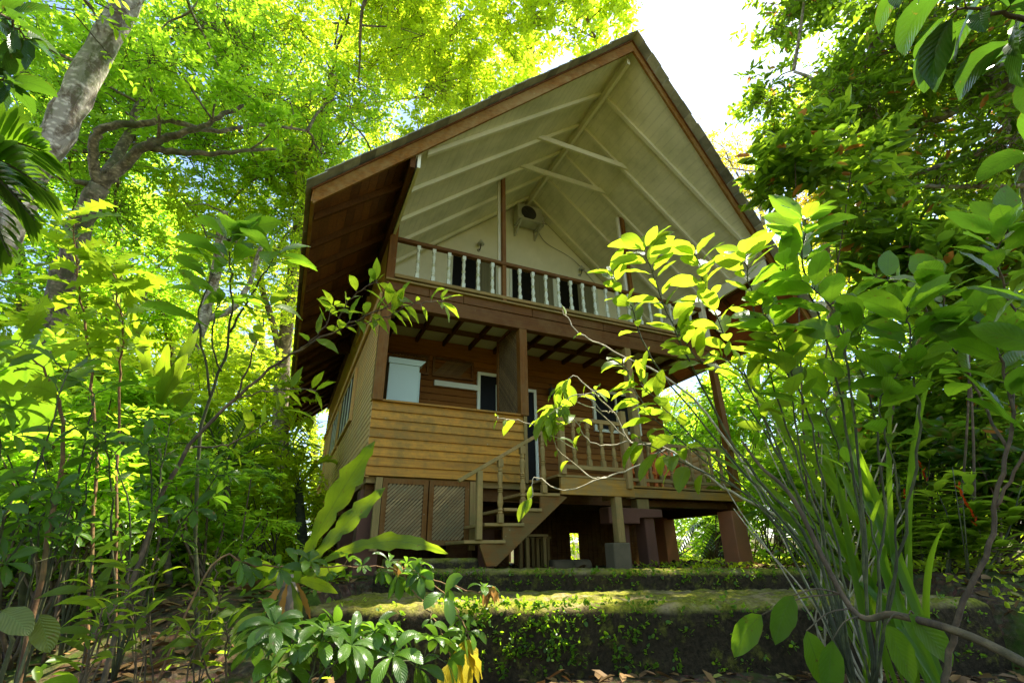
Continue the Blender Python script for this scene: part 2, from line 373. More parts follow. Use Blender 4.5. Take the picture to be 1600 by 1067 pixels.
# ------------------------------------------------------------------ house
W, XA = 7.754, 3.877
SL = .864
def top(x): return 9.425 - SL * abs(x - XA)
def ceil(x): return 9.16 - SL * abs(x - XA)
EX, YE, YR, YB, YAP = 1.345, -1.654, 13.1, 2.0, -2.95
def yf(x): return YAP + (YE - YAP) * abs(x - XA) / (XA + EX)      # prow-shaped verge
H = thing('stilt_house', 'two storey wooden stilt house with steep prow gable and white balcony', 'house', (XA, 5, -.25))
def up_panel(mb, x0, x1, z_of, y0f, y1, th):
    a, b = (x0, y0f(x0), z_of(x0)), (x1, y0f(x1), z_of(x1)); c, d = (x1, y1, z_of(x1)), (x0, y1, z_of(x0))
    mb.prism([a, b, c, d], (0, 0, th))
roof = MB()
# shingle courses, each its own island, slightly uneven
for side in (-1, 1):
    nco = 26
    for k in range(nco):
        t0, t1 = k / nco, (k + 1.18) / nco
        xa = XA + side * (XA + EX + .12) * (1 - t0); xb = XA + side * (XA + EX + .12) * (1 - min(t1, 1))
        n = 34
        for i in range(n):
            y0a = yf(xa) - .24 + random.uniform(-.02, .02) if i == 0 else None
            f0, f1 = i / n, (i + 1) / n
            ya0 = yf(xa) - .24 + (YR + .1 - yf(xa)) * f0; ya1 = yf(xa) - .24 + (YR + .1 - yf(xa)) * f1
            yb0 = yf(xb) - .24 + (YR + .1 - yf(xb)) * f0; yb1 = yf(xb) - .24 + (YR + .1 - yf(xb)) * f1
            wv = .006 * math.sin(k * 1.1 + i) + random.uniform(-.004, .004) + .02 * math.sin(k * .55)
            ja = random.uniform(-.012, .012) if i == 0 else 0
            za, zb = top(xa) + .03 + wv, top(xb) + .012 + wv
            P = [(xa, ya0 + ja, za), (xa, ya1 - .006, za), (xb, yb1 - .006, zb), (xb, yb0 + ja, zb)]
            if side > 0: P = P[::-1]
            roof.prism(P, (0, 0, .018))
RF = roof.build('roof', 'shingle', H)
dk = MB(); up_panel(dk, -EX - .05, XA, lambda x: top(x) - .035, lambda x: yf(x) - .06, YR, .03); up_panel(dk, XA, W + EX + .05, lambda x: top(x) - .035, lambda x: yf(x) - .06, YR, .03)
dk.build('roof_deck', 'soffit', RF)
# cream ceiling under the gable, brown boards under the eaves
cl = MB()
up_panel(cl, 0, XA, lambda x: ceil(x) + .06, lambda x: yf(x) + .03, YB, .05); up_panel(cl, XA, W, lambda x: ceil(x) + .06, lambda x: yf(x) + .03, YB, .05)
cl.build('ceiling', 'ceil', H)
for side, mt in ((0, 'soffit'), (1, 'soffitr')):
    sf = MB(); nb = 11
    for k in range(nb):
        a = -EX + EX * k / nb; b = -EX + EX * (k + .96) / nb
        if side: a, b = W - a, W - b; a, b = b, a
        up_panel(sf, a, b, lambda x: ceil(x) + .065 + (0, .004)[k % 2], lambda x: yf(x) + .02, YR - .02, .045)
    sf.build('eave_boards', mt, H)
# fascia: rakes and eave boards
for side in (-1, 1):
    f = MB(); xe = XA + side * (XA + EX); n = 14
    pts = [(XA + (xe - XA) * i / n) for i in range(n + 1)]
    o = [(x, yf(x) - .03, top(x) - .02 + .015 * math.sin(i * 1.1)) for i, x in enumerate(pts)]
    u_ = [(x, yf(x) - .03, top(x) - .30) for x in pts]
    f.prism(o + u_[::-1] if side > 0 else (o + u_[::-1])[::-1], (0, .045, 0))
    f.build('rake_board', 'fascia', H)
    g = MB(); g.box((xe - .03, YE - .02, top(xe) - .26), (xe + .02, YR, top(xe) - .0)); g.build('eave_fascia', 'fascia', H)
# rafters + ridge
rm = MB(); rm.beam((XA, YAP + .15, 9.04), (XA, YB, 9.04), .07, .16); rm.build('ridge_beam', 'rafter', H)
ys_ = [-1.9, -1.0, -.1, .8, 1.7]
for y in ys_:
    for side in (-1, 1):
        r = MB(); x1 = XA + side * XA if y > -1.65 else XA + side * XA * .95
        y0 = y; r.prism([(XA + side * .03, y0, ceil(XA) + .05), (x1, y0, ceil(x1) + .05), (x1, y0, ceil(x1) - .05), (XA + side * .03, y0, ceil(XA) - .05)][::-side], (0, .07, 0))
        r.build('rafter', 'rafter', H)
for y in (-1.0, -.1):
    r = MB(); r.box((XA - 1.2, y - .05, 8.2), (XA + 1.2, y - .005, 8.33)); r.build('collar_tie', 'rafter', H)
y = -1.3
while y < YR:
    for side in (-1, 1):
        xe = XA + side * (XA + EX - .04); xi = XA + side * (XA + .03)
        r = MB(); r.prism([(xe, y, ceil(xe) + .06), (xi, y, ceil(xi) + .06), (xi, y, ceil(xi) - .07), (xe, y, ceil(xe) - .07)][::(1 if side < 0 else -1)], (0, .06, 0)); r.build('eave_rafter', 'beamy', H)
    y += .78
r = MB(); r.prism([(-EX + .05, 5.6, 4.95), (-.02, 5.6, 5.95), (-.02, 5.6, 5.35), (-.3, 5.6, 5.3), (-EX + .05, 5.6, 4.65)], (0, .1, 0)); r.build('eave_bracket', 'beamy', H)
# wall plates carried out to the rake
for x, mt in ((0, 'post'), (W, 'post')):
    s = -1 if x == 0 else 1
    p = MB(); p.box((x + min(0, s * .08), yf(x) + .05, 5.55), (x + max(0, s * .08), YR - .5, 5.84)); p.build('wall_plate', 'beamy', H)
    p = MB(); p.box((x - s * .05 - .02, yf(x) + .055, 5.58), (x - s * .05 + .03, YB, 5.86)); p.build('plate_lining', 'rafter', H)
# side walls (overlapping horizontal boards)
def siding(mb, p, q, z0, z1, bh, out, th=.022):
    p, q = V(p), V(q); o = V(out); n = round((z1 - z0) / bh); h = (z1 - z0) / n
    for k in range(n):
        za = z0 + k * h; zb = za + h * 1.02
        a, b = p + o * (th + .012), p + o * .004
        vs = [(p.x + o.x * (th + .012), p.y + o.y * (th + .012), za + .004), (q.x + o.x * (th + .012), q.y + o.y * (th + .012), za + .004),
              (q.x + o.x * .004, q.y + o.y * .004, zb), (p.x + o.x * .004, p.y + o.y * .004, zb), (p.x, p.y, za), (q.x, q.y, za), (q.x, q.y, zb), (p.x, p.y, zb)]
        mb.add(vs, [(0, 1, 2, 3), (4, 7, 6, 5), (0, 4, 5, 1), (1, 5, 6, 2), (2, 6, 7, 3), (3, 7, 4, 0)])
sw = MB(); siding(sw, (0, 12.6), (0, 0), 1.14, 5.56, .105, (-1, 0), .002); sw.box((.002, .01, 1.14), (.06, 12.6, 5.56)); sw.build('side_wall', 'side', H)
sw = MB(); siding(sw, (W, 2.4), (W, 12.6), 1.14, 5.56, .15, (1, 0)); sw.box((W - .06, 2.0, 1.14), (W - .002, 12.6, 5.56)); sw.build('side_wall', 'inner', H)
bw = MB(); bw.box((0, 12.55, 1.14), (W, 12.6, 5.56)); bw.prism([(0, 12.55, 5.56), (W, 12.55, 5.56), (W, 12.55, ceil(W)), (XA, 12.55, 9.16), (0, 12.55, ceil(0))], (0, .05, 0)); bw.build('rear_wall', 'side', H)
def window(y0, y1, z0, z1, x=-.04, slats=0):
    f = MB(); w = .07
    for a, b in (((x - .03, y0, z0), (x + .03, y1, z0 + w)), ((x - .03, y0, z1 - w), (x + .03, y1, z1)), ((x - .031, y0, z0 + w), (x + .031, y0 + w, z1 - w)), ((x - .031, y1 - w, z0 + w), (x + .031, y1, z1 - w))): f.box(a, b)
    o = f.build('window', 'side', H, bevel=.004)
    g = MB(); g.box((x - .006, y0 + w, z0 + w), (x, y1 - w, z1 - w)); g.build('pane', 'glass', o)
    n = 4
    for k in range(1, n):
        m = MB(); yy = y0 + (y1 - y0) * k / n; m.box((x - .022, yy - .025, z0 + w), (x + .012, yy + .025, z1 - w)); m.build('mullion', 'trim', o)
window(2.9, 5.7, 2.72, 3.95); window(6.0, 8.3, 2.72, 3.95); window(10.3, 12.0, 2.3, 3.5); window(2.2, 3.6, 4.75, 5.4)
t = MB(); t.box((-.07, .02, 4.22), (-.03, 12.4, 4.36)); t.build('belt_board', 'side', H)
# ---- balcony front (upper floor)
b = MB(); b.box((-.02, -.08, 4.084), (W, .06, 4.38)); b.build('floor_beam', 'beamx', H, bevel=.006)
b = MB(); x = 0
for x0, x1 in ((0, .78), (.79, 1.45), (1.46, 2.9), (2.91, 4.6), (4.61, 6.2), (6.21, W)): b.box((x0, -.1, 4.384), (x1, -.045, 4.55))
b.build('edge_board', 'beamx', H, bevel=.004)
b = MB(); b.box((-.02, -.16, 4.552), (W + .02, .08, 4.587)); b.build('edge_sill', 'oldwoodx', H, bevel=.004)
fl = MB(); fl.box((.03, .084, 4.5), (W - .02, 12.5, 4.58)); fl.build('upper_floor', 'trim', H)
jm = []
for x in [.45 + .62 * k for k in range(12)]:
    j = MB(); j.box((x - .028, .065, 4.38), (x + .028, YB + .02, 4.498)); j.build('joist', 'beamy', H)
for y in (.62, 1.3):
    j = MB(); j.box((.06, y - .028, 4.39), (W - .05, y + .03, 4.496)); j.build('cross_joist', 'beamx', H)
# posts
def post(x, y, z0, z1, w=.13, mat='post', name='post'):
    p = MB(); p.box((x - w / 2, y - w / 2, z0), (x + w / 2, y + w / 2, z1)); return p.build(name, mat, H, bevel=.006)
post(.06, .0, 2.345, 4.083, .17); post(.06, 0, 4.588, 5.84, .15); post(2.70, 0, 2.345, 4.083, .16, 'post'); post(5.2, 0, 1.2, 4.083, .15, 'oldwood'); post(7.68, 0, 1.2, 4.083, .15)
post(2.33, 0, 4.588, ceil(2.33) + .05, .085); post(5.56, 0, 4.588, ceil(5.56) + .05, .085); post(W - .06, 0, 4.588, 5.84, .13, 'rafter')
post(2.27, .09, 4.588, ceil(2.27) + .02, .07, 'rafter'); post(5.50, .09, 4.588, ceil(5.5) + .02, .07, 'rafter')
# balustrade
def lathe(mb, c, prof, n=10, zrot=0):
    vs = []; k = len(prof)
    for z, r in prof:
        for j in range(n): a = 2 * math.pi * j / n; vs.append((c[0] + r * math.cos(a), c[1] + r * math.sin(a), c[2] + z))
    mb.add(vs, [(i * n + j, i * n + (j + 1) % n, (i + 1) * n + (j + 1) % n, (i + 1) * n + j) for i in range(k - 1) for j in range(n)] + [tuple(range(n))[::-1], tuple(range((k - 1) * n, k * n))])
def baluster(c, h, mat, parent, s=1.0):
    """square blocks at both ends, turned middle"""
    m = MB(); w = .034 * s; x, y, z = c
    m.box((x - w, y - w, z), (x + w, y + w, z + h * .13)); m.box((x - w, y - w, z + h * .87), (x + w, y + w, z + h))
    pr = [(.13, .03), (.15, .036), (.17, .026), (.19, .038), (.22, .026), (.30, .040), (.40, .032), (.46, .024), (.475, .038), (.49, .027), (.505, .04), (.52, .027), (.535, .038), (.55, .025), (.66, .032), (.74, .038), (.79, .024), (.81, .036), (.83, .026), (.87, .031)]
    lathe(m, c, [(a * h, r * s) for a, r in pr], 10)
    return m.build('baluster', mat, parent, smooth=False)
RL = MB(); RL.box((.14, -.06, 5.49), (W - .12, .04, 5.565)); RL = RL.build('balcony_rail', 'beamx', H, bevel=.006)
r = MB(); r.box((.14, -.045, 4.70), (W - .12, .035, 4.77)); r.build('bottom_rail', 'oldwoodx', RL, bevel=.006)
for x in [.55 + .305 * k for k in range(23)]:
    if min(abs(x - 2.33), abs(x - 5.56)) > .11: baluster((x, -.005, 4.771), .718, 'trim', RL)
# upper back wall with sliding doors
uw = MB()
for a, b_, z0, z1 in ((0, 1.75, 4.59, 6.95), (6.05, W, 4.59, 6.95), (3.05, 3.35, 4.59, 6.95)): uw.box((a, YB, z0), (b_, YB + .08, z1))
uw.prism([(0, YB, 6.952), (0.01, YB, 5.84), (0, YB, 5.84)], (0, .08, 0))
zc = lambda x: ceil(x) + .05
uw.prism([(1.4, YB + .002, 6.95), (W - 1.4, YB + .002, 6.95), (W - 1.4, YB + .002, zc(W - 1.4)), (XA, YB + .002, zc(XA)), (1.4, YB + .002, zc(1.4))], (0, .078, 0))
UW = uw.build('gable_wall', 'white', H)
for x0, x1 in ((1.75, 3.05), (3.35, 4.7), (4.7, 6.05)):
    d = MB()
    d.box((x0, YB - .02, 4.59), (x0 + .07, YB + .06, 6.95)); d.box((x1 - .07, YB - .02, 4.59), (x1, YB + .06, 6.95)); d.box((x0 + .07, YB - .02, 6.88), (x1 - .07, YB + .06, 6.948))
    D = d.build('balcony_door', 'trim', H)
    g = MB(); g.box((x0 + .07, YB + .02, 4.59), (x1 - .07, YB + .03, 6.88)); g.build('pane', 'glass', D)
    c = MB(); xs = np.linspace(x0 + .55 * (x1 - x0), x1 - .07, 22)
    for i in range(21): c.beam((xs[i], YB + .01 + .012 * math.sin(i * 1.8), 4.6), (xs[i], YB + .01 + .012 * math.sin(i * 1.8), 6.87), .05, .006, (0, 1, 0))
    c.build('curtain', 'curtain', D)
# ---- ground floor
fs = MB(); siding(fs, (0, 0), (2.69, 0), 1.16, 2.34, .147, (0, -1)); fs.box((.0, .002, 1.16), (2.69, .05, 2.34)); fs.box((-.03, -.06, 2.341), (2.72, .08, 2.37)); fs.build('front_siding', 'siding', H)
cb = MB(); cb.box((2.692, -.05, 1.16), (2.75, .06, 2.338)); cb.build('corner_board', 'oldwood', H)
gf = MB(); gf.box((.03, .06, 1.06), (W, 12.5, 1.17)); gf.build('ground_floor', 'oldwoodx', H)
pw = MB(); siding(pw, (.06, YB), (W - .06, YB), 1.18, 4.26, .15, (0, -1)); pw.box((.06, YB + .002, 1.18), (W - .06, YB + .06, 4.49)); pw.build('porch_wall', 'inner', H)
ws = MB(); siding(ws, (.066, 0.05), (.066, YB), 1.18, 4.26, .15, (1, 0)); ws.build('inner_wall', 'inner', H)
def framed(x0, x1, z0, z1, name='porch_window', mull=1, y=YB - .045, w=.07):
    f = MB()
    f.box((x0, y - .03, z0), (x0 + w, y + .04, z1)); f.box((x1 - w, y - .03, z0), (x1, y + .04, z1)); f.box((x0 + w, y - .028, z1 - w), (x1 - w, y + .04, z1)); f.box((x0 + w, y - .028, z0), (x1 - w, y + .04, z0 + w))
    for k in range(mull): xx = x0 + (x1 - x0) * (k + 1) / (mull + 1); f.box((xx - .025, y - .026, z0 + w), (xx + .025, y + .03, z1 - w))
    o = f.build(name, 'trim', H); g = MB(); g.box((x0 + w, y, z0 + w), (x1 - w, y + .01, z1 - w)); g.build('pane', 'glass', o); return o
framed(5.55, 6.95, 2.75, 3.82); framed(2.95, 3.98, 1.19, 3.6, 'porch_door', 1); framed(2.5, 3.1, 2.5, 3.86, mull=0)
c = MB(); c.box((1.5, YB - .1, 3.40), (2.52, YB - .04, 3.52)); c.build('white_ledge', 'trim', H)
for x0, x1 in ((.3, 1.32), (1.5, 2.35)):
    f = MB(); yy = YB - .05
    f.box((x0, yy - .03, 3.62), (x1, yy + .02, 3.67)); f.box((x0, yy - .03, 4.02), (x1, yy + .02, 4.07)); f.box((x0 - .05, yy - .03, 3.62), (x0, yy + .02, 4.07)); f.box((x1, yy - .03, 3.62), (x1 + .05, yy + .02, 4.07))
    F = f.build('vent_panel', 'beamx', H); s = MB(); n = 12
    for k in range(n):
        xx = x0 + (x1 - x0 - .3) * k / (n - 1); s.beam((xx, yy, 3.67), (xx + .3, yy, 4.02), .02, .03, (0, 1, 0))
    s.build('slats', 'latt2', F)
# lattice screen going back from the middle post
def lattice(mb, o, ux, uz, w, h, step=.065, sw=.03, t=.008, both=True):
    o, ux, uz = V(o), V(ux), V(uz); nrm = ux.cross(uz)
    for s in ((1, -1) if both else (1,)):
        k = -h
        while k < w:
            if s > 0: a, b = (max(k, 0), max(0, -k)), (min(k + h, w), min(h, w - k))
            else: a, b = (max(k, 0), h - max(0, -k)), (min(k + h, w), h - min(h, w - k))
            if b[0] - a[0] > .03: mb.beam(o + ux * a[0] + uz * a[1] + nrm * (t * 1.05 * (s < 0)), o + ux * b[0] + uz * b[1] + nrm * (t * 1.05 * (s < 0)), sw, t, nrm)
            k += step * 1.414
S = MB(); S.box((2.6, .985, 2.37), (2.66, 1.05, 4.26)); S.box((2.6, .09, 4.2), (2.66, .98, 4.26)); S.box((2.6, .09, 2.37), (2.66, .98, 2.43)); S = S.build('porch_screen', 'post', H)
l = MB(); lattice(l, (2.63, .09, 2.43), (0, 1, 0), (0, 0, 1), .89, 1.77, .05, .028); l.box((2.645, .09, 2.43), (2.655, .98, 4.2)); l.build('lattice', 'latt2', S)
# lattice doors under the siding
for x0, x1 in ((.28, .99), (1.01, 1.68)):
    f = MB(); w = .075; z0, z1 = .17, 1.13
    f.box((x0, -.03, z0), (x0 + w, .02, z1)); f.box((x1 - w, -.03, z0), (x1, .02, z1)); f.box((x0 + w, -.028, z1 - w), (x1 - w, .018, z1)); f.box((x0 + w, -.028, z0), (x1 - w, .018, z0 + w))
    D = f.build('lattice_door', 'post', H); l = MB(); lattice(l, (x0 + w, -.012, z0 + w), (1, 0, 0), (0, 0, 1), x1 - x0 - 2 * w, z1 - z0 - 2 * w, .042, .030, .008, False); l.build('lattice', 'lattice', D)
for x, mt in ((.22, 'oldwood'), (1.74, 'oldwood')):
    p = MB(); p.box((x - .05, -.035, .1), (x + .05, .05, 1.14)); p.build('door_jamb', mt, H)
p = MB(); p.box((.0, .25, -.5), (.34, .6, .98)); p.build('pier', 'brownpier', H)
p = MB(); p.box((.02, .3, .98), (.2, .5, 1.06)); p.build('beam_pad', 'beamx', H)
# piers and posts under the floor
def pier(x, y, w0, w1, z1, mat, name='pier', d=None):
    p = MB(); d = d or w0; a = [(x - w0 / 2, y - d / 2, -.5), (x + w0 / 2, y - d / 2, -.5), (x + w0 / 2, y + d / 2, -.5), (x - w0 / 2, y + d / 2, -.5)]
    b = [(x - w1 / 2, y - d / 2, z1), (x + w1 / 2, y - d / 2, z1), (x + w1 / 2, y + d / 2, z1), (x - w1 / 2, y + d / 2, z1)]
    p.add(a + b, [(0, 3, 2, 1), (4, 5, 6, 7), (0, 1, 5, 4), (1, 2, 6, 5), (2, 3, 7, 6), (3, 0, 4, 7)]); return p.build(name, mat, H, bevel=.012)
pier(7.66, .25, .40, .36, .82, 'redpier'); pier(7.6, 2.3, .36, .34, .82, 'redpier'); pier(7.6, 5, .38, .36, .82, 'redpier'); pier(7.6, 8, .38, .36, .82, 'redpier')
pier(2.7, 2, .35, .35, .95, 'brownpier'); pier(5.2, 4, .35, .35, .95, 'brownpier'); pier(.3, 4, .35, .35, .95, 'brownpier'); pier(.3, 8, .35, .35, .95, 'brownpier'); pier(2.7, 6, .35, .35, .95, 'brownpier'); pier(5.2, 8, .35, .35, .95, 'brownpier'); pier(.3, 12, .35, .35, .95, 'brownpier'); pier(7.5, 12, .35, .35, .95, 'brownpier')
pier(4.78, .2, .2, .2, .62, 'brownpier', 'pier', .2); pier(5.25, .1, .24, .22, .78, 'brownpier', 'pier', .3)
p = MB(); p.prism([(4.30, -.12, .52), (4.98, -.12, .52), (4.98, -.12, .62), (5.52, -.12, .64), (5.52, -.12, .78), (4.30, -.12, .80)], (0, .3, 0)); p.build('cross_head', 'brownpier', H, bevel=.012)
p = MB(); p.box((5.05, .0, .78), (5.32, .2, .97)); p.build('post_foot', 'oldwood', H)
for y in (.3, 4, 8, 12):
    bb = MB(); bb.box((.05, y - .1, .86), (W - .05, y + .1, 1.055)); bb.build('floor_girder', 'beamx', H)
bb = MB(); bb.prism([(5.5, .1, .98), (W, .12, .98), (W, 8, .98), (W - .15, 8, .98), (5.5, .3, .98)], (0, 0, .06)); bb.build('floor_joists', 'beamy', H)
bb = MB(); bb.box((W - .2, .1, .78), (W - .02, 12, .975)); bb.build('edge_girder', 'beamy', H)
d = MB(); d.box((4.93, -.06, .99), (W, .03, 1.15)); d.build('deck_beam', 'deck', H, bevel=.006)
d = MB(); d.box((2.76, -.08, 1.17), (W + .02, 2.0, 1.205)); d.build('deck_boards', 'deck', H)
q = MB()
for k in range(62): q.box((.02 + .125 * k, 7.2, -.5), (.14 + .125 * k, 7.24, 1.05)) if k not in (22, 23, 31, 44, 45, 52, 53, 54) else q.box((.02 + .125 * k, 7.2, .45), (.14 + .125 * k, 7.24, 1.05))
q.build('added_dark_screen', 'beamx', H)  # added boards blocking background light, so the space under the floor looks dark
q = MB()
for k in range(55): q.box((.55 + .125 * k, 3.2, -.5), (.667 + .125 * k, 3.24, 1.05)) if k not in (26, 39, 40) else q.box((.55 + .125 * k, 3.2, .5), (.667 + .125 * k, 3.24, 1.05))
q.build('added_dark_screen', 'beamx', H)  # second added screen of boards, darkens the view under the floor
q = MB(); q.box((.5, .8, -.5), (.54, 7.19, 1.05)); q.build('added_dark_screen', 'beamy', H)  # added side screen, shuts daylight out under the floor
# added dark panel that keeps light out of the space under the house
s = MB(); s.box((2.0, 2.2, -.4), (2.45, 2.26, 1.05)); s.build('added_dark_filler', 'beamx', H)
# landing
LY = -.95
lb = MB(); lb.box((2.86, LY - .03, .875), (4.26, LY + .03, 1.14)); LD = lb.build('landing', 'deck', H, bevel=.006)
q = MB(); q.box((2.8, LY - .04, 1.142), (4.28, -.085, 1.175)); q.box((4.2, LY + .03, .9), (4.25, -.09, 1.14)); q.build('landing_boards', 'oldwoodx', LD)
for (x, z0, z1, w) in ((4.15, 1.0, 2.32, .1), (2.9, 1.176, 2.15, .09)):
    q = MB(); q.box((x - w / 2, LY - .09, z0), (x + w / 2, LY - .032 + w * .6, z1)); q.build('landing_post', 'oldwood', LD, bevel=.006)
for z_ in (1.27, 2.06): q = MB(); q.box((2.945, LY - .04, z_), (4.1, LY + .02, z_ + .07)); q.build('landing_rail', 'oldwoodx', LD, bevel=.004)
for x in (3.15, 3.43, 3.7, 3.93): baluster((x, LY - .01, 1.341), .718, 'oldwood', LD, 1.0)
p = MB(); p.box((3.86, LY - .02, .18), (3.99, LY + .12, .873)); p.build('landing_leg', 'oldwood', LD, bevel=.006)
p = MB(); p.box((3.72, LY - .06, -.3), (4.04, LY + .2, .178)); p.build('leg_footing', 'concrete', LD, bevel=.015)
# staircase
q = MB(); q.prism([(1.63, LY, -.12), (1.52, LY, .15), (1.55, LY, .17), (1.88, LY, .17), (1.88, LY, .40), (2.18, LY, .40), (2.18, LY, .61), (2.50, LY, .61), (2.50, LY, .84), (2.84, LY, .86), (2.98, LY, .84), (1.78, LY, -.12)][::-1], (0, .05, 0))
ST = q.build('staircase', 'string', H, bevel=.004)
for x0, x1, z in ((1.30, 1.90, .17), (1.60, 2.20, .40), (1.90, 2.50, .61), (2.2, 2.82, .84)):
    q = MB(); q.prism([(x0, LY + .02, z + .002), (x1, LY - .05, z + .002), (x1, -.09, z + .002), (x0 - .02, -.09, z + .002)], (0, 0, .045)); q.build('tread', 'oldwoodx', ST, bevel=.006)
q = MB(); q.beam((1.18, LY - .02, 1.0), (2.92, LY - .02, 2.03), .06, .055); q.build('handrail', 'oldwood', ST, bevel=.008)
q = MB(); q.box((1.46, LY - .05, .22), (1.545, LY + .03, 1.16)); q.build('newel_post', 'oldwood', ST, bevel=.006)
for x, z in ((1.83, .447), (2.2, .657), (2.56, .887)):
    h = 1.0 + (x - 1.18) * .592 - .03 - z; baluster((x, LY - .015, z), h, 'oldwood', ST, 1.15)
# deck balustrade on the right
DR = MB(); DR.box((4.98, -.04, 1.29), (7.6, .02, 1.35)); DR.box((4.98, -.04, 2.02), (7.6, .03, 2.08)); DR = DR.build('deck_rail', 'oldwoodx', H, bevel=.004)
q = MB(); q.box((4.84, -.07, .97), (4.97, .05, 2.3)); q.build('rail_post', 'oldwood', DR, bevel=.006)
for x in [5.45 + .27 * k for k in range(8)]: baluster((x, -.01, 1.351), .668, 'oldwood', DR, 1.0)
# rounded log half-wall closing the right end of the porch
lg = MB()
for k in range(8): lg.tube([(W - .02, .75, 1.27 + .13 * k), (W - .02, 2.3, 1.27 + .13 * k)], .075, n=12)
lg.build('log_wall', 'side', H, smooth=True)
lg = MB()
for k in range(8): lg.tube([(W - .3, 1.95, 1.27 + .13 * k), (W + .9, 1.95, 1.27 + .13 * k)], .072, n=12)
lg.build('log_wall', 'side', H, smooth=True)

# ------------------------------------------------------------------ things on and around the house
AC = thing('air_conditioner', 'weathered air conditioner unit on steel brackets high under the ridge', 'air conditioner', (3.85, 1.75, 8.2))
m = MB(); m.box((3.46, 1.62, 8.24), (4.2, 1.93, 8.78)); m.build('casing', 'acmetal', AC, bevel=.012)
m = MB(); m.box((4.2, 1.66, 8.26), (4.27, 1.92, 8.6)); m.build('valve_cover', 'acmetal', AC, bevel=.01)
m = MB(); lathe(m, (0, 0, 0), [(0, .22), (.012, .225)], 28)
m.v = [(3.78 + x, 1.618 - z, 8.51 + y) for x, y, z in m.v]; m.build('fan_opening', 'dark', AC)
m = MB()
for r_ in (.05, .09, .13, .17, .21): m.tube([(3.78 + r_ * math.cos(a), 1.60, 8.51 + r_ * math.sin(a)) for a in np.linspace(0, 2 * math.pi, 29)], .0035, n=4)
for a in range(6): m.beam((3.78, 1.60, 8.51), (3.78 + .22 * math.cos(a * 1.047), 1.60, 8.51 + .22 * math.sin(a * 1.047)), .006, .006, (0, 1, 0))
m.build('fan_grille', 'dark', AC)
for x in (3.52, 4.12):
    m = MB(); m.box((x - .02, 1.45, 8.2), (x + .02, 1.995, 8.235)); m.beam((x, 1.5, 8.19), (x, 1.99, 7.95), .035, .03); m.box((x - .021, 1.965, 7.93), (x + .021, 1.996, 8.3)); m.build('bracket', 'acmetal', AC)
m = MB(); m.box((3.4, 1.47, 8.165), (4.26, 1.50, 8.198)); m.build('crossbar', 'acmetal', AC)
pth = smoothpath([(4.2, 1.97, 8.3), (4.5, 1.975, 7.95), (5.2, 1.975, 7.7), (5.6, 1.975, 7.4), (6.1, 1.975, 6.9)], 5)
m = MB(); m.tube(pth, .011, n=6); tag(m.build('conduit', 'acmetal', smooth=True), 'thin cream conduit curving down the gable wall from the air conditioner', 'pipe')
for x, z, lb_ in ((2.5, 7.3, 'small wall lamp left of the air conditioner above the balcony door'), (5.5, 7.28, 'small wall lamp right of the air conditioner above the balcony door')):
    T = thing('wall_lamp', lb_, 'lamp', (x, YB, z), 'wall lamps on the gable')
    m = MB(); lathe(m, (x, 1.86, z + .0), [(.0, .09), (.02, .085), (.1, .04), (.13, .02)], 14); m.build('lamp_shade', 'acmetal', T, smooth=True)
    m = MB(); m.tube(smoothpath([(x, 1.995, z - .1), (x, 1.9, z - .12), (x, 1.85, z - .03), (x, 1.86, z + .02)], 4), .012, n=6); m.build('arm', 'dark', T)
    m = MB(); lathe(m, (0, 0, 0), [(0, .05), (.02, .045)], 14); m.v = [(x + a, 1.998 - c, z - .1 + b) for a, b, c in m.v]; m.build('wall_plate', 'acmetal', T)
T = thing('cabinet', 'tall pale green white cabinet standing in the left corner of the porch', 'cabinet', (.75, 1.4, 1.18))
m = MB(); m.box((.4, 1.2, 1.18), (1.0, 1.6, 3.5)); m.build('body', 'cabinet', T, bevel=.006)
m = MB(); m.box((1.004, 1.22, 1.25), (1.03, 1.58, 3.38)); m.build('door', 'cabinet', T, bevel=.004)
m = MB(); m.prism([(.38, 1.18, 3.502), (1.02, 1.18, 3.502), (1.12, 1.18, 3.62), (.38, 1.18, 3.62)], (0, .44, 0)); m.build('cornice', 'cabinet', T)
m = MB(); m.box((1.031, 1.27, 2.9), (1.05, 1.30, 3.0)); m.build('handle', 'dark', T)
T = thing('lantern', 'dark hanging lantern on the inner porch wall', 'lantern', (4.35, 1.9, 3.6))
m = MB(); lathe(m, (4.35, 1.85, 3.45), [(0, .04), (.02, .07), (.2, .09), (.22, .02)], 6); m.build('body', 'dark', T)
m = MB(); m.tube([(4.35, 1.85, 3.67), (4.35, 1.85, 3.76), (4.35, 1.96, 3.78)], .01, n=5); m.build('hook', 'dark', T)
def chair(x, y, z, rz, label):
    T = thing('armchair', label, 'chair', (x, y, z), 'orange wooden chairs on the porch')
    c, s = math.cos(rz), math.sin(rz)
    def part(nm, boxes, rot=0):
        m = MB()
        for a, b in boxes: m.box(a, b)
        m.v = [(x + c * p - s * q, y + s * p + c * q, z + r) for p, q, r in m.v]; m.build(nm, 'orange', T, bevel=.005)
    part('seat', [((-.27, -.25, .38), (.27, .27, .43))])
    for a, b in ((-.27, -.25), (.22, -.25), (-.27, .22), (.22, .22)): part('leg', [((a, b, 0), (a + .05, b + .05, .62 if b < 0 else .379))])
    for a in (-.30, .23): part('armrest', [((a, -.27, .622), (a + .08, .28, .65))])
    part('backrest', [((-.27, .272, .2), (-.21, .31, 1.0)), ((.21, .272, .2), (.27, .31, 1.0)), ((-.21, .275, .92), (.21, .305, 1.0)), ((-.21, .275, .5), (.21, .305, .56))] + [((-.19 + .075 * k, .28, .56), (-.15 + .075 * k, .3, .92)) for k in range(6)])
chair(5.95, .9, 1.21, .5, 'orange wooden armchair on the porch, nearer the middle post')
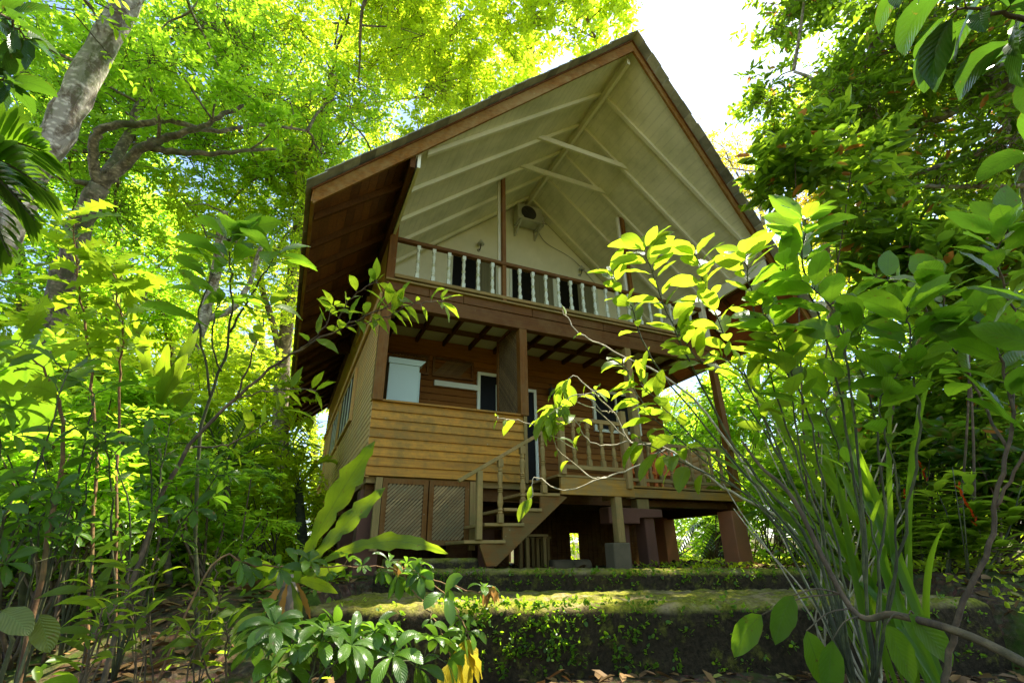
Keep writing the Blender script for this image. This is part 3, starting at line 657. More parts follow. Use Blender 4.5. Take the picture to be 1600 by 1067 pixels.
chair(6.8, 1.0, 1.21, -.4, 'orange wooden armchair on the porch, nearer the log wall')
def stool(x, y, label):
    T = thing('stool', label, 'stool', (x, y, -.22), 'stools stored under the house')
    m = MB(); m.box((x - .24, y - .2, .33), (x + .24, y + .2, .37)); m.build('seat', 'oldwoodx', T)
    for a in (-.2, .15):
        for b in (-.17, .12): q = MB(); q.box((x + a, y + b, -.3), (x + a + .06, y + b + .06, .329)); q.build('leg', 'oldwood', T)
stool(3.25, .9, 'wooden bench frame with thin top under the house behind the stringer'); stool(3.8, 1.8, 'wooden bench frame further back under the house')
for k, (x, y, lb_) in enumerate(((3.55, .35, 'mossy concrete block lying left of the leg footing'), (4.0, .5, 'mossy concrete block lying behind the leg footing'))):
    tag(rough_block('concrete_block', (x - .2, y - .1), (x + .2, y - .1), .2, -.35, -.06, -.06, .006, 'concrete'), lb_, 'block', 'loose concrete blocks')
tag(rough_block('door_slab', (.3, -.75), (1.55, -.85), .6, -.4, -.01, -.01, .01, 'moss'), 'dark concrete slab below the lattice doors', 'slab')
# ------------------------------------------------------------------ leaves
SH = {'ellip': lambda t: math.sin(math.pi * t ** .9) ** .75, 'obov': lambda t: math.sin(math.pi * t ** 1.5) ** .8 * (1 if t > .04 else .2),
      'lance': lambda t: math.sin(math.pi * t ** .75) ** 1.1, 'strap': lambda t: min(1, .35 + t * 3) * min(1, (1 - t) * 3.2) ** .7,
      'frond': lambda t: min(1, .18 + t * 1.5) * min(1, (1 - t) * 3.0) ** .7}
def leaf(mb, base, d, up, L, wd_, shape='ellip', droop=.3, fold=.25, n=7, wav=0, lobes=0, five=False):
    d = V(d).normalized(); up = V(up); p = V(base); step = L / n; rows = []
    side = d.cross(up)
    if side.length < 1e-3: side = d.cross(V((1, .3, 0)))
    side.normalize(); f = SH[shape]; ph = random.uniform(0, 6)
    for i in range(n + 1):
        t = i / n; w = max(f(min(max(t, 1e-4), .9999)) * wd_ / 2, wd_ * .012)
        if wav > .05: w *= 1 + .16 * math.sin(t * 31 + ph) + .1 * math.sin(t * 57)
        if lobes: w *= 1 - .55 * (i % 2) * (t < .92)
        nn = side.cross(d); wv = wav * wd_ * math.sin(t * 19 + ph)
        e1 = p - side * w + nn * (w * fold + wv); e2 = p + side * w + nn * (w * fold - wv)
        if five: rows.append((e1, p - side * w * .5 + nn * (w * fold * .35 + wv * .3), p.copy(), p + side * w * .5 + nn * (w * fold * .35 - wv * .3), e2))
        else: rows.append((e1, p.copy(), e2))
        p = p + d * step
        d = (d + V((0, 0, -1)) * (droop / n)).normalized(); side = (side - d * side.dot(d)).normalized()
    m = len(rows[0]); us = [k / (m - 1) for k in range(m)]
    mb.add([q for r in rows for q in r], [(i * m + k, i * m + k + 1, (i + 1) * m + k + 1, (i + 1) * m + k) for i in range(n) for k in range(m - 1)],
           [(us[k], i / n) for i in range(n + 1) for k in range(m)])
def rv(s=1): return V((random.uniform(-s, s), random.uniform(-s, s), random.uniform(-s, s)))
UP = V((0, 0, 1))
def plant(name, label, cat, stems, leafmat, stemmat='stem', group=None, base=None):
    """stems: dicts pts (u,v,d), r, and leaf settings; leaves alternate along the outer part and crowd at the tip"""
    p0 = base or at(*stems[0]['pts'][0]); T = thing(name, label, cat, tuple(p0), group)
    sm, lm = MB(), MB()
    for s in stems:
        P = smoothpath([at(*q) if not isinstance(q, V) else q for q in s['pts']], 6); k = len(P)
        P = [q + rv(.012) for q in P]
        sm.tube(P, s.get('r', .012), s.get('r1', .004), n=6)
        L, w = s['L'], s['w']; n = s.get('n', 12); t0 = s.get('t0', .4)
        for j in range(n + s.get('tip', 4)):
            t = t0 + (1 - t0) * (j + random.random() * .6) / n if j < n else 1
            t = min(t, .999); i = int(t * (k - 1)); q = P[i].lerp(P[min(i + 1, k - 1)], t * (k - 1) - i)
            ax = (P[min(i + 1, k - 1)] - P[max(i - 1, 0)]).normalized()
            a = j * 2.4 + random.uniform(-.4, .4); b1 = ax.cross(UP + rv(.1)).normalized(); b2 = ax.cross(b1)
            rad = b1 * math.cos(a) + b2 * math.sin(a)
            d = rad * s.get('spread', .9) + ax * s.get('fwd', .5) + UP * s.get('lift', .15) + rv(.18)
            d.normalize(); pl = L * s.get('pet', .12); q2 = q + d * pl
            sm.tube([q, q2], .0035, .0025, n=4)
            kk = random.choice((.5, .7, .85, 1, 1.1, 1.2)) * random.uniform(.9, 1.1)
            if s.get('palm'):     # palmate leaf: leaflets radiate from the petiole tip
                m_ = s['palm']; ax2 = (d + UP * .5).normalized(); c1 = ax2.cross(V((.3, .9, .1))).normalized(); c2 = ax2.cross(c1)
                for h in range(m_):
                    g = 2 * math.pi * h / m_ + random.uniform(-.15, .15)
                    leaf(lm, q2, (c1 * math.cos(g) + c2 * math.sin(g)) + ax2 * .25 + d * .35, ax2, L * kk * random.uniform(.8, 1.1) , w * kk, s.get('shape', 'obov'), s.get('droop', .8), .22, 7)
            elif s.get('pinn'):
                m_ = s['pinn']; pp = [q + d * (L * 1.5 * x) - UP * (L * .5 * x * x) for x in np.linspace(0, 1, m_ + 1)]; sm.tube(pp, .004, .002, n=4)
                for h in range(1, m_ + 1):
                    dd = (pp[h] - pp[h - 1]).normalized(); sd_ = dd.cross(UP).normalized()
                    for sg in (-1, 1): leaf(lm, pp[h], dd * .6 + sd_ * sg + rv(.15), UP + rv(.2), L * kk * .8, w * kk, 'ellip', s.get('droop', .6), .2, 6)
                leaf(lm, pp[-1], dd, UP, L * kk * .9, w * kk, 'ellip', .6, .2, 6)
            else: leaf(lm, q2, d, UP * 1.0 + rv(.65) - V((0, s.get('tow', 0), 0)), L * kk, w * kk, s.get('shape', 'ellip'), s.get('droop', .5) * random.uniform(.5, 1.4), random.uniform(.1, .35), s.get('seg', 8), s.get('wav', .035), s.get('lobes', 0), L > .25)
    sm.build('stem', stemmat, T, smooth=True); lm.build('foliage', leafmat, T, smooth=True, uv=True)
    return T
def np_mesh(name, verts, quads, mat, parent, smooth=False):
    """verts (N,k,3) islands; quads local faces, all quads"""
    N_, k = verts.shape[:2]; me = bpy.data.meshes.new(name); q = np.array(quads); nf = len(q); w = q.shape[1]
    me.vertices.add(N_ * k); me.vertices.foreach_set('co', verts.astype(np.float32).ravel())
    idx = (q[None] + (np.arange(N_) * k)[:, None, None]).reshape(-1)
    me.loops.add(len(idx)); me.loops.foreach_set('vertex_index', idx.astype(np.int32))
    me.polygons.add(N_ * nf); me.polygons.foreach_set('loop_start', (np.arange(N_ * nf) * w).astype(np.int32))
    me.update(calc_edges=True); me.validate()
    return link(name, me, mat, parent)
def unit(a): return a / np.maximum(np.linalg.norm(a, axis=-1, keepdims=True), 1e-6)
def crown(parent, puffs, leafmat, L, wr=.42, twigs=34, per=12, barkmat='twig', flat=.55, name='crown', seed=0, hang=0.0, curl=.5):
    """puffs (n,4) centre+radius: every puff is a burst of leafy twigs"""
    g = np.random.default_rng(seed + 11); P = np.array(puffs, float); n = len(P)
    c = np.repeat(P[:, :3], twigs, 0); r = np.repeat(P[:, 3], twigs)
    d = g.normal(size=(n * twigs, 3)); d[:, 2] = d[:, 2] * flat + .12 - hang; d = unit(d)
    off = g.normal(size=(n * twigs, 3)) * np.array([1, 1, .6]); st = c + unit(off) * (r * g.uniform(.1, .85, n * twigs))[:, None]; d = unit(d + unit(off) * .5); ln = r * g.uniform(.35, .7, n * twigs)
    sagv = np.zeros_like(d); sagv[:, 2] = -.25
    en = st + (d + sagv * .6) * ln[:, None]
    # twig as a thin three-sided spike
    a = unit(np.cross(d, np.array([.1, .2, 1.]))); b = np.cross(d, a); tr = .004 + .005 * r
    cb = st - (st - c) * g.uniform(.2, .6, (n * twigs, 1)) - d * ln[:, None] * .2; tw = np.stack([cb + a * tr[:, None], cb - a * tr[:, None] + b * tr[:, None], cb - a * tr[:, None] - b * tr[:, None], en], 1)
    if n > 16: np_mesh('twigs', tw, [(0, 1, 3), (1, 2, 3), (2, 0, 3)], barkmat, parent)
    t = np.tile(np.linspace(.08, 1, per), n * twigs) + g.uniform(-.03, .03, n * twigs * per)
    st, en_, d_, a_, b_ = [np.repeat(x, per, 0) for x in (st, en, d, a, b)]
    p = st + (en_ - st) * t[:, None]; K = len(p)
    sgn = np.where(np.arange(K) % 2 == 0, 1, -1)[:, None]
    horiz = unit(np.cross(d_, np.array([0, 0, 1.]) + g.normal(size=(K, 3)) * .25))
    ld = unit(d_ * .6 + horiz * sgn * g.uniform(.6, 1.0, (K, 1)) + g.normal(size=(K, 3)) * .2 + np.array([0, 0, -.18 - hang]))
    nr = unit(np.array([0, 0, 1.]) + np.repeat(g.normal(size=(n * twigs, 3)) * .4, per, 0) + g.normal(size=(K, 3)) * .3); s = unit(np.cross(ld, nr)); nn = np.cross(s, ld)
    l = (L * g.uniform(.6, 1.2, K))[:, None]; w = l * wr / 2
    base = p; tip = p + ld * l - nn * l * .12 * curl; m1 = p + ld * l * .28 ; m2 = p + ld * l * .68
    lv = np.stack([base, m1 + s * w * .85 + nn * w * .3, m2 + s * w * .8 + nn * w * .2, tip, m2 - s * w * .8 + nn * w * .2, m1 - s * w * .85 + nn * w * .3], 1)
    np_mesh(name, lv, [(0, 1, 2, 3), (0, 3, 4, 5)], leafmat, parent)
def blob(u, v, d, rx, ry, rz, n, r, seed=0):
    """n puff centres in an ellipsoid round the point at (u, v, d)"""
    g = random.Random(seed * 131 + int(u) + int(v)); c = at(u, v, d); out = []
    while len(out) < n:
        q = V((g.uniform(-1, 1), g.uniform(-1, 1), g.uniform(-1, 1)))
        if q.length > 1 or q.length < .25: continue
        out.append((c.x + q.x * rx, c.y + q.y * ry, max(c.z + q.z * rz, -.1), r * g.uniform(.7, 1.25)))
    return out
def sunpass(pf):
    """thin the crowns where the gap that lights the terrace and the right lawn is"""
    g = random.Random(9); out = []
    for q in pf:
        t = (q[2] + .3) / sd.z; gx, gy = q[0] - sd.x * t, q[1] - sd.y * t
        if ((-10 < gx < -2.5 and 1 < gy < 13 and g.random() < (.6 if q[2] < 6.5 else .06)) or (.2 < gx < 4.2 and -4.2 < gy < -1.4) or (8 < gx < 11.5 and -1.5 < gy < 3)) and g.random() < (.8 if gx < 5 else .5): continue
        out.append(q)
    return out
def tree(name, label, trunk, r0, r1, limbs, puffs, leafmat, L, bark='bark2', group=None, connect=True, **kw):
    P = smoothpath([at(*q) if not isinstance(q, V) else q for q in trunk], 6)
    puffs = sunpass(puffs); T = thing(name, label, 'tree', tuple(P[0]), group)
    k = len(P); m = MB(); m.tube([q + rv(r0 * .12) for q in P], r0, r1, n=12, rs=[(r0 + (r1 - r0) * i / (k - 1)) * (1.25 if i == 0 else random.uniform(.93, 1.07)) for i in range(k)])
    TR = m.build('trunk', bark, T, smooth=True)
    nodes = [q for q in P[k // 3:]]
    for pts, ra, rb in limbs:
        Q = smoothpath([at(*q) if not isinstance(q, V) else q for q in pts], 6); m = MB()
        m.tube([q + rv(ra * .25) for q in Q], ra, rb, n=9); m.build('limb', bark, TR if False else T, smooth=True); nodes += Q[2:]
    if connect and puffs:
        m = MB(); R_ = random.Random(3)
        for (x, y, z, r) in puffs:
            c = V((x, y, z)); q = min(nodes, key=lambda a: (a - c).length + max(0, a.z - c.z) * 1.5)
            ln = (c - q).length; mid = q.lerp(c, .5) + V((R_.uniform(-.1, .1), R_.uniform(-.1, .1), .10)) * ln
            pth_ = smoothpath([q, q.lerp(mid, .5) + rv(.04 * ln), mid, mid.lerp(c, .5) + rv(.05 * ln), c], 3); m.tube(pth_, min(r1 * .6, .012 + .012 * ln), .008, n=5); nodes.append(mid)
        m.build('branches', bark, T, smooth=True)
    if puffs: crown(T, puffs, leafmat, L, seed=int(trunk[0][0]) if not isinstance(trunk[0], V) else 5, **kw)
    return T
def gp(u, d, v=980):
    p = at(u, v, d); p.z = height(p.x, p.y) - .03; return p
S_ = {}
# ------------------------------------------------------------------ canopy trees
tree('leaning_tree', 'tree with thick pale mottled trunk leaning across the upper left corner', [gp(-330, 9.5), (-60, 470, 9.5), (45, 285, 10), (130, 130, 10.6), (205, -10, 11.3), (260, -130, 12.2)], .24, .16, [],
     blob(190, -60, 14, 3, 3, 1.2, 14, 1.0, 1) + blob(0, -30, 12, 1.6, 2, 1.2, 8, .9, 2), 'lf_green', .16, 'bark', twigs=26)
tree('forked_tree', 'big mossy tree forking low with long crooked limbs reaching right over the garden', [gp(40, 14), (75, 560, 14), (110, 400, 14), (155, 292, 14)], .28, .2,
     [([(155, 292, 14), (146, 240, 14), (160, 202, 14), (215, 195, 14), (265, 190, 14), (345, 206, 14.2), (405, 196, 14.4), (480, 205, 14.8)], .105, .03),
      ([(155, 292, 14), (190, 262, 14), (232, 226, 13.8), (262, 215, 13.8), (300, 204, 13.6), (350, 180, 13.6), (400, 150, 13.6)], .13, .035),
      ([(225, 228, 13.9), (275, 238, 13.7), (330, 240, 13.7), (380, 236, 13.7), (440, 232, 14)], .085, .03),
      ([(155, 290, 14), (200, 215, 15), (215, 160, 15.5), (240, 90, 16)], .13, .05), ([(155, 290, 14), (110, 282, 14), (60, 270, 14)], .07, .03)],
     blob(330, 120, 18, 4.6, 3, 3.6, 60, 1.15, 3) + blob(130, 110, 18, 3.2, 3, 3.4, 30, 1.1, 4) + blob(420, 290, 17.5, 2.4, 2, 1.8, 14, 1.0, 5) + blob(50, 300, 17.5, 2.5, 2, 2.4, 18, 1.0, 6) + blob(300, 130, 13, 2.0, 1.5, .7, 9, .7, 61), 'lf_green', .17, 'bark2', twigs=26)
tree('sunlit_tree', 'tree with glowing yellow green crown rising close behind the left roof edge', [gp(430, 19), (440, 600, 19), (470, 350, 19), (520, 120, 19.5)], .3, .16, [([(440, 560, 19), (400, 420, 18.5), (350, 330, 18)], .12, .05)],
     blob(520, 130, 20, 4.2, 4, 5.0, 74, 1.25, 7) + blob(430, 400, 19, 2.6, 2.6, 3.0, 26, 1.1, 8) + blob(590, -20, 20, 4.5, 4, 2.6, 30, 1.3, 9), 'lf_gold', .18, 'bark2', twigs=30)
tree('overhanging_tree', 'tree whose leafy boughs hang over the ridge at the top centre of the view', [gp(760, 24), (790, 640, 24), (820, 200, 24), (830, -120, 22)], .4, .22,
     [([(830, -100, 22), (780, -20, 18), (700, 60, 17), (660, 150, 17)], .12, .03), ([(830, -100, 22), (900, 0, 17), (930, 60, 16)], .1, .03), ([(830, -100, 22), (600, -40, 16), (560, 120, 16)], .1, .02)],
     blob(760, 20, 17, 3.4, 3, 2.0, 38, 1.0, 10) + blob(905, 10, 16, 1.3, 2, 1.2, 12, .8, 11) + blob(690, 100, 17, 1.5, 2, 1.5, 13, .85, 12), 'lf_gold', .2, 'bark2', twigs=24, per=10)
tree('pale_trunk_tree', 'slender tree with two white trunks behind the left undergrowth', [gp(270, 15), (290, 620, 15), (318, 500, 15), (335, 440, 15.2), (350, 330, 15.6)], .17, .12, [([(318, 500, 15), (365, 480, 15), (390, 440, 15), (410, 380, 15)], .1, .05)],
     blob(370, 350, 17, 2.2, 2.0, 1.4, 12, 1.0, 13), 'lf_gold', .17, 'bark', twigs=26)
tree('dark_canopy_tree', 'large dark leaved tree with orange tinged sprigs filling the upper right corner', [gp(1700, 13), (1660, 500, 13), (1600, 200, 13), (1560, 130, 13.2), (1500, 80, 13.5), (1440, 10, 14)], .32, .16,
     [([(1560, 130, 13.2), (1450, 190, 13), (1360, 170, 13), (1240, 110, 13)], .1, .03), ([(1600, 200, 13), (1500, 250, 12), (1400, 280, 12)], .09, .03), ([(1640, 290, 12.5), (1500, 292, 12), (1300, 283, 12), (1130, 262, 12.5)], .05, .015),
      ([V((13.5, -1.5, 5)), V((13.5, -6.2, 7.5)), V((10, -6.5, 13)), V((7, -5, 14.6)), V((4, -4.6, 14.8))], .14, .05)],  # added limb routed out of view, carries the shading puffs
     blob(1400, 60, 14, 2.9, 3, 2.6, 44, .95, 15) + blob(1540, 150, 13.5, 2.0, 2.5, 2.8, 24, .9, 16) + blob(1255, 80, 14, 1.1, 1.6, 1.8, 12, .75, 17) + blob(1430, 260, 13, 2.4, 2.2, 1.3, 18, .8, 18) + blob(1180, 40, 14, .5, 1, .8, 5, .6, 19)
     + [(4.3 + 1.9 * math.cos(k * 2.4) * (k / 30) ** .5, -4.9 + 1.9 * math.sin(k * 2.4) * (k / 30) ** .5, 14.4 + .9 * math.sin(k * 5.1), .85) for k in range(0, 30, 2)] + [(8.1 + 1.2 * math.cos(k * 2.4) * (k / 9) ** .5, -6.6 + 1.1 * math.sin(k * 2.4) * (k / 9) ** .5, 13.6 + .4 * math.sin(k * 3), .7) for k in range(9)] + blob(1205, 40, 14, 1.1, 1, 1.4, 18, .7, 62) + blob(1235, 190, 13.5, .9, 1, .9, 14, .65, 63), 'lf_dark', .19, 'bark', twigs=24, wr=.38)  # explicit-coordinate puffs are added out of view to shade the foreground plants
tree('olive_tree', 'yellowish olive crowned tree right of the gable, in front of the bright sky', [gp(1330, 20), (1310, 600, 20), (1290, 400, 20), (1290, 280, 20)], .22, .1, [],
     blob(1290, 300, 20, 2.4, 2.4, 1.5, 22, 1.1, 20) + blob(1380, 140, 20, 2.2, 2.4, 1.8, 16, 1.1, 21) + blob(1340, 370, 20, 3, 2, 1.4, 14, 1.1, 22), 'lf_olive', .18, 'bark2', twigs=26)
tree('airy_tree', 'sparse pale tree standing farthest back beside the right roof slope', [gp(1240, 30), (1215, 500, 30), (1190, 330, 30), (1180, 250, 30)], .2, .06, [([(1190, 330, 30), (1150, 270, 30), (1130, 230, 30)], .07, .02), ([(1185, 300, 30), (1190, 240, 30), (1195, 200, 30)], .06, .015)],
     blob(1160, 270, 30, 3.0, 2, 2.2, 24, 1.0, 23), 'lf_olive', .17, 'bark', twigs=18, per=9)
# forest behind: each tree its own
BG = [(-60, 24, 520, 'lf_green', 'broad crowned forest tree beyond the leaning trunk at far left'), (110, 27, 560, 'lf_gold', 'forest tree seen behind the forked tree'),
      (250, 26, 570, 'lf_gold', 'sunlit forest tree right of the forked tree, above the fern bed'), (390, 28, 540, 'lf_gold', 'forest tree far behind beside the left wall of the house'),
      (480, 34, 560, 'lf_gold', 'most distant forest tree visible under the left eave'), (1180, 34, 480, 'lf_gold', 'bright forest tree just right of the gable foot'),
      (180, 24, 380, 'lf_green', 'forest tree seen through the limbs of the forked tree'), (40, 26, 300, 'lf_green', 'forest tree high on the left behind the leaning trunk'),
      (1300, 30, 480, 'lf_gold', 'forest tree behind the broad leaved shrub'), (1430, 26, 470, 'lf_green', 'green forest tree in the middle of the right side'),
      (1560, 24, 430, 'lf_green', 'green forest tree at the right edge'), (1700, 20, 380, 'lf_dark', 'shaded forest tree cut by the right edge'), (1120, 30, 700, 'lf_green', 'low forest tree seen beyond the porch')]
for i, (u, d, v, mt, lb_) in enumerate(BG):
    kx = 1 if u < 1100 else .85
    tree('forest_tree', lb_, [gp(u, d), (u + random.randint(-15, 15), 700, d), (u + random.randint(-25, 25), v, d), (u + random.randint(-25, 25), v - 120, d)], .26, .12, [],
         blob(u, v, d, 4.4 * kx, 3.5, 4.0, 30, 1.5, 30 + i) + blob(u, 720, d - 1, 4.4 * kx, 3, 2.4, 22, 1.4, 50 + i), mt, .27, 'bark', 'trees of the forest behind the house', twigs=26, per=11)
# ------------------------------------------------------------------ undergrowth
def shrub(name, label, u, v, d, rx, ry, rz, n, r, mt, L, seed, group=None, hang=0, **kw):
    b = gp(u, d); T = thing(name, label, 'shrub', tuple(b), group); pf = blob(u, v, d, rx, ry, rz, n, r, seed); m = MB()
    for (x, y, z, rr) in pf[::(1 if v > 500 else 4)]:
        q = b + V((random.uniform(-.4, .4), random.uniform(-.4, .4), 0)) * rx * .7; c = V((x, y, z)); m.tube(smoothpath([q, q.lerp(c, .5) + rv(.12), c], 4), .018, .006, n=5)
    m.build('stem', 'twig', T, smooth=True); crown(T, pf, mt, L, seed=seed, hang=hang, **kw); return T
UG = [(-60, 760, 7.5, 'lf_shrub', .24, 'dense dark shrub at the far left edge, half way up'), (90, 800, 9, 'lf_shrub', .22, 'dark shrub left of the red ginger stalks'), (180, 690, 11, 'lf_gold', .24, 'glowing yellow green shrub under the forked tree'),
      (300, 760, 12, 'lf_gold', .22, 'glowing shrub behind the red ginger stalks'), (400, 760, 13, 'lf_gold', .22, 'glowing shrub left of the house corner'), (470, 790, 17, 'lf_gold', .24, 'bright shrub close to the rear of the left wall'),
      (60, 600, 9.5, 'lf_gold', .24, 'green shrub below the leaning trunk'), (360, 620, 13, 'lf_gold', .2, 'green shrub in front of the two white trunks'),
      (1250, 780, 13, 'lf_green', .24, 'green shrub behind the red pier at the right corner'), (1350, 700, 11, 'lf_green', .24, 'green shrub behind the strap leaved clump'), (1480, 640, 10, 'lf_dark', .26, 'darker shrub in the middle of the right side'),
      (1580, 740, 9, 'lf_shrub', .26, 'dark shrub at the right edge above the lawn'), (1450, 780, 12, 'lf_gold', .26, 'sunny low shrub behind the right lawn'), (1120, 800, 22, 'lf_gold', .26, 'sunny shrub far behind the piers'),
      (960, 830, 26, 'lf_gold', .26, 'sunny shrub glimpsed through the gap under the floor'), (1380, 400, 8.5, 'lf_dark', .26, 'dark glossy shrub above the broad leaved shrub'), (1300, 250, 8, 'lf_dark', .24, 'dark arching shrub left of the upper right tree'),
      (1530, 420, 8, 'lf_dark', .26, 'tall dark shrub at the right edge below the tree trunk'),
      (1160, 640, 15, 'lf_green', .24, 'shrub seen through the right end of the porch'), (1215, 560, 17, 'lf_gold', .26, 'sunny shrub just beyond the right eave'), (1050, 845, 20, 'lf_green', .2, 'green shrub seen between the red piers'),
      (60, 780, 5.6, 'lf_green', .1, 'fine leaved green shrub low at the far left, in front of the dark ones'), (190, 800, 6, 'lf_green', .1, 'fine leaved green shrub under the climber'), (330, 790, 6.4, 'lf_green', .09, 'fine leaved green shrub below the dark feathery palm'), (120, 640, 6.6, 'lf_green', .11, 'fine leaved green shrub behind the climber stem'), (330, 840, 15, 'lf_gold', .2, 'low green shrub beyond the leaf litter'), (440, 850, 16, 'lf_gold', .2, 'low bright shrub left of the house wall foot'), (180, 840, 13, 'lf_green', .2, 'low green shrub behind the climber foot')]
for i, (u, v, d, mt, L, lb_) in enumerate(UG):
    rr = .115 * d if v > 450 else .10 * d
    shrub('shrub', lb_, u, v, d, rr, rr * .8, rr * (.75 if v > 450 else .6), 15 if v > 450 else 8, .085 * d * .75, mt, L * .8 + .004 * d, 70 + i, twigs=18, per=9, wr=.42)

# ------------------------------------------------------------------ broad leaved shrubs, right foreground
def st(pts, L=.36, w=.16, n=10, **k): return dict(pts=pts, L=L, w=w, n=int(n * 1.15), **k)
NL = 1.5
B1 = (1335, 1075, 3.9)
plant('broad_leaf_shrub', 'shrub with glowing broad leaves in front of the balcony, stems fanning from the right foreground', 'shrub', [
    st([B1, (1270, 860, 4.1), (1150, 700, 4.2), (1075, 560, 4.2), (1030, 460, 4.2), (1008, 388, 4.2)], 0.244, 0.101, 18, r=0.0132, t0=.62, tip=6),
    st([B1, (1250, 850, 4.1), (1120, 690, 4.3), (1020, 560, 4.3), (985, 480, 4.3), (950, 425, 4.3)], 0.218, 0.101, 14, r=0.0096, t0=.68, tip=6),
    st([B1, (1280, 870, 4.0), (1190, 640, 4.1), (1120, 500, 4.1), (1090, 400, 4.1)], 0.252, 0.109, 17, r=0.0096, t0=.66, tip=6),
    st([B1, (1290, 850, 3.9), (1220, 640, 4.0), (1175, 470, 4.0), (1165, 400, 4.0)], 0.252, 0.118, 17, r=0.0084, t0=.6, tip=5),
    st([B1, (1260, 870, 4.2), (1140, 740, 4.3), (1060, 660, 4.3), (1000, 600, 4.3)], 0.235, 0.101, 14, r=0.0084, t0=.6, tip=5),
    st([B1, (1240, 850, 4.2), (1100, 720, 4.4), (1010, 640, 4.4), (975, 570, 4.4)], 0.235, 0.092, 13, r=0.0072, t0=.6, tip=4, droop=1.1),
    st([B1, (1200, 800, 4.1), (1080, 730, 4.2), (1000, 690, 4.2)], 0.260, 0.118, 8, r=0.0072, t0=.6, tip=3, droop=1.6, lift=-.3),
    st([B1, (1270, 820, 4.0), (1160, 620, 4.2), (1090, 560, 4.2), (1060, 520, 4.2)], 0.227, 0.101, 13, r=0.0072, t0=.6, tip=4),
    st([B1, (1290, 880, 3.8), (1210, 700, 3.9), (1170, 600, 3.9), (1130, 560, 3.9)], 0.235, 0.101, 14, r=0.0072, t0=.55, tip=4),
    st([B1, (1300, 860, 3.8), (1250, 700, 3.9), (1230, 580, 3.9), (1210, 520, 3.9)], 0.235, 0.109, 14, r=0.0072, t0=.55, tip=4)], 'lf_bright', 'stem')
B2 = (1365, 1080, 3.8)
plant('broad_leaf_shrub', 'shrub with large mid green leaves on dark upright stems, right of the gable foot', 'shrub', [
    st([B2, (1340, 800, 3.8), (1300, 560, 3.8), (1255, 420, 3.8), (1262, 345, 3.8)], 0.252, 0.108, 18, r=0.0091, t0=.55, tip=6),
    st([B2, (1345, 780, 3.7), (1330, 600, 3.7), (1300, 480, 3.7), (1225, 420, 3.7)], 0.252, 0.117, 16, r=0.0091, t0=.5, tip=5),
    st([B2, (1420, 790, 3.6), (1437, 650, 3.6), (1425, 560, 3.6), (1415, 482, 3.6)], 0.261, 0.117, 18, r=0.0084, t0=.6, tip=6),
    st([B2, (1380, 800, 3.9), (1370, 660, 3.9), (1340, 560, 3.9), (1350, 500, 3.9)], 0.252, 0.117, 16, r=0.0078, t0=.5, tip=5),
    st([B2, (1300, 820, 3.9), (1260, 640, 3.9), (1220, 540, 3.9), (1190, 480, 3.9)], 0.243, 0.108, 16, r=0.0078, t0=.5, tip=5),
    st([B2, (1400, 860, 3.6), (1400, 740, 3.6), (1375, 640, 3.6), (1400, 590, 3.6)], 0.225, 0.126, 11, r=0.0065, t0=.5, tip=3, droop=1.0),
    st([B2, (1370, 860, 4.2), (1330, 740, 4.3), (1290, 650, 4.3), (1300, 600, 4.3)], 0.225, 0.108, 14, r=0.0065, t0=.5, tip=4)], 'lf_big', 'stem')
B3 = (1475, 1085, 3.5)
plant('broad_leaf_shrub', 'dim broad leaved shrub with a crooked brown stem at the right edge of the view', 'shrub', [
    st([B3, (1500, 960, 3.4), (1545, 850, 3.4), (1565, 740, 3.4), (1580, 640, 3.5), (1555, 540, 3.6), (1520, 500, 3.6)], 0.225, 0.108, 20, r=0.0143, t0=.6, tip=5),
    st([(1555, 800, 3.4), (1600, 700, 3.4), (1640, 600, 3.4), (1620, 480, 3.4)], 0.243, 0.117, 16, r=0.0078, t0=.3, tip=5),
    st([(1572, 700, 3.45), (1520, 600, 3.8), (1480, 520, 3.9), (1470, 440, 3.9)], 0.243, 0.117, 18, r=0.0078, t0=.3, tip=5),
    st([(1580, 650, 3.5), (1590, 520, 4), (1560, 420, 4), (1570, 360, 4)], 0.243, 0.117, 18, r=0.0078, t0=.2, tip=5),
    st([(1475, 520, 3.9), (1430, 460, 4.1), (1370, 430, 4.2)], 0.216, 0.108, 11, r=0.0052, t0=.2, tip=4)], 'lf_big', 'twig')
tag(thing('fallen_branch', 'dark crooked branch leaning low across the bottom right corner', 'branch', tuple(at(1230, 800, 3.5))))
FB = bpy.data.objects['fallen_branch']
m = MB(); m.tube(smoothpath([at(1160, 690, 4), at(1190, 730, 3.9), at(1240, 780, 3.7), at(1330, 950, 3.6), at(1400, 960, 3.5), at(1520, 995, 3.3), at(1700, 1090, 3.2)], 6), .009, .022, n=7); m.build('wood', 'twig', FB, smooth=True)
br_ = smoothpath([at(1160, 690, 4), at(1190, 730, 3.9), at(1240, 780, 3.7), at(1330, 950, 3.6), at(1400, 960, 3.5), at(1520, 995, 3.3)], 6); pt_ = MB()
m = MB()
for (u, v, dx) in ((1190, 960, -1), (1260, 985, .2), (1240, 930, -.6), (1385, 975, .3), (1420, 960, .8), (1300, 1000, -.2)):
    p = at(u, v, 3.4); q = min(br_, key=lambda a: (a - p).length); pt_.tube(smoothpath([q, q.lerp(p, .5) + UP * .03, p], 3), .005, .003, n=5); leaf(m, p, CM @ V((dx * .7, -.5, .1)), CM @ V((.1, .4, 1)), .28, .14, 'ellip', .8, .2, 8, .03, 0, True)
m.build('foliage', 'lf_big', FB, smooth=True, uv=True); pt_.build('twigs', 'twig', FB, smooth=True)
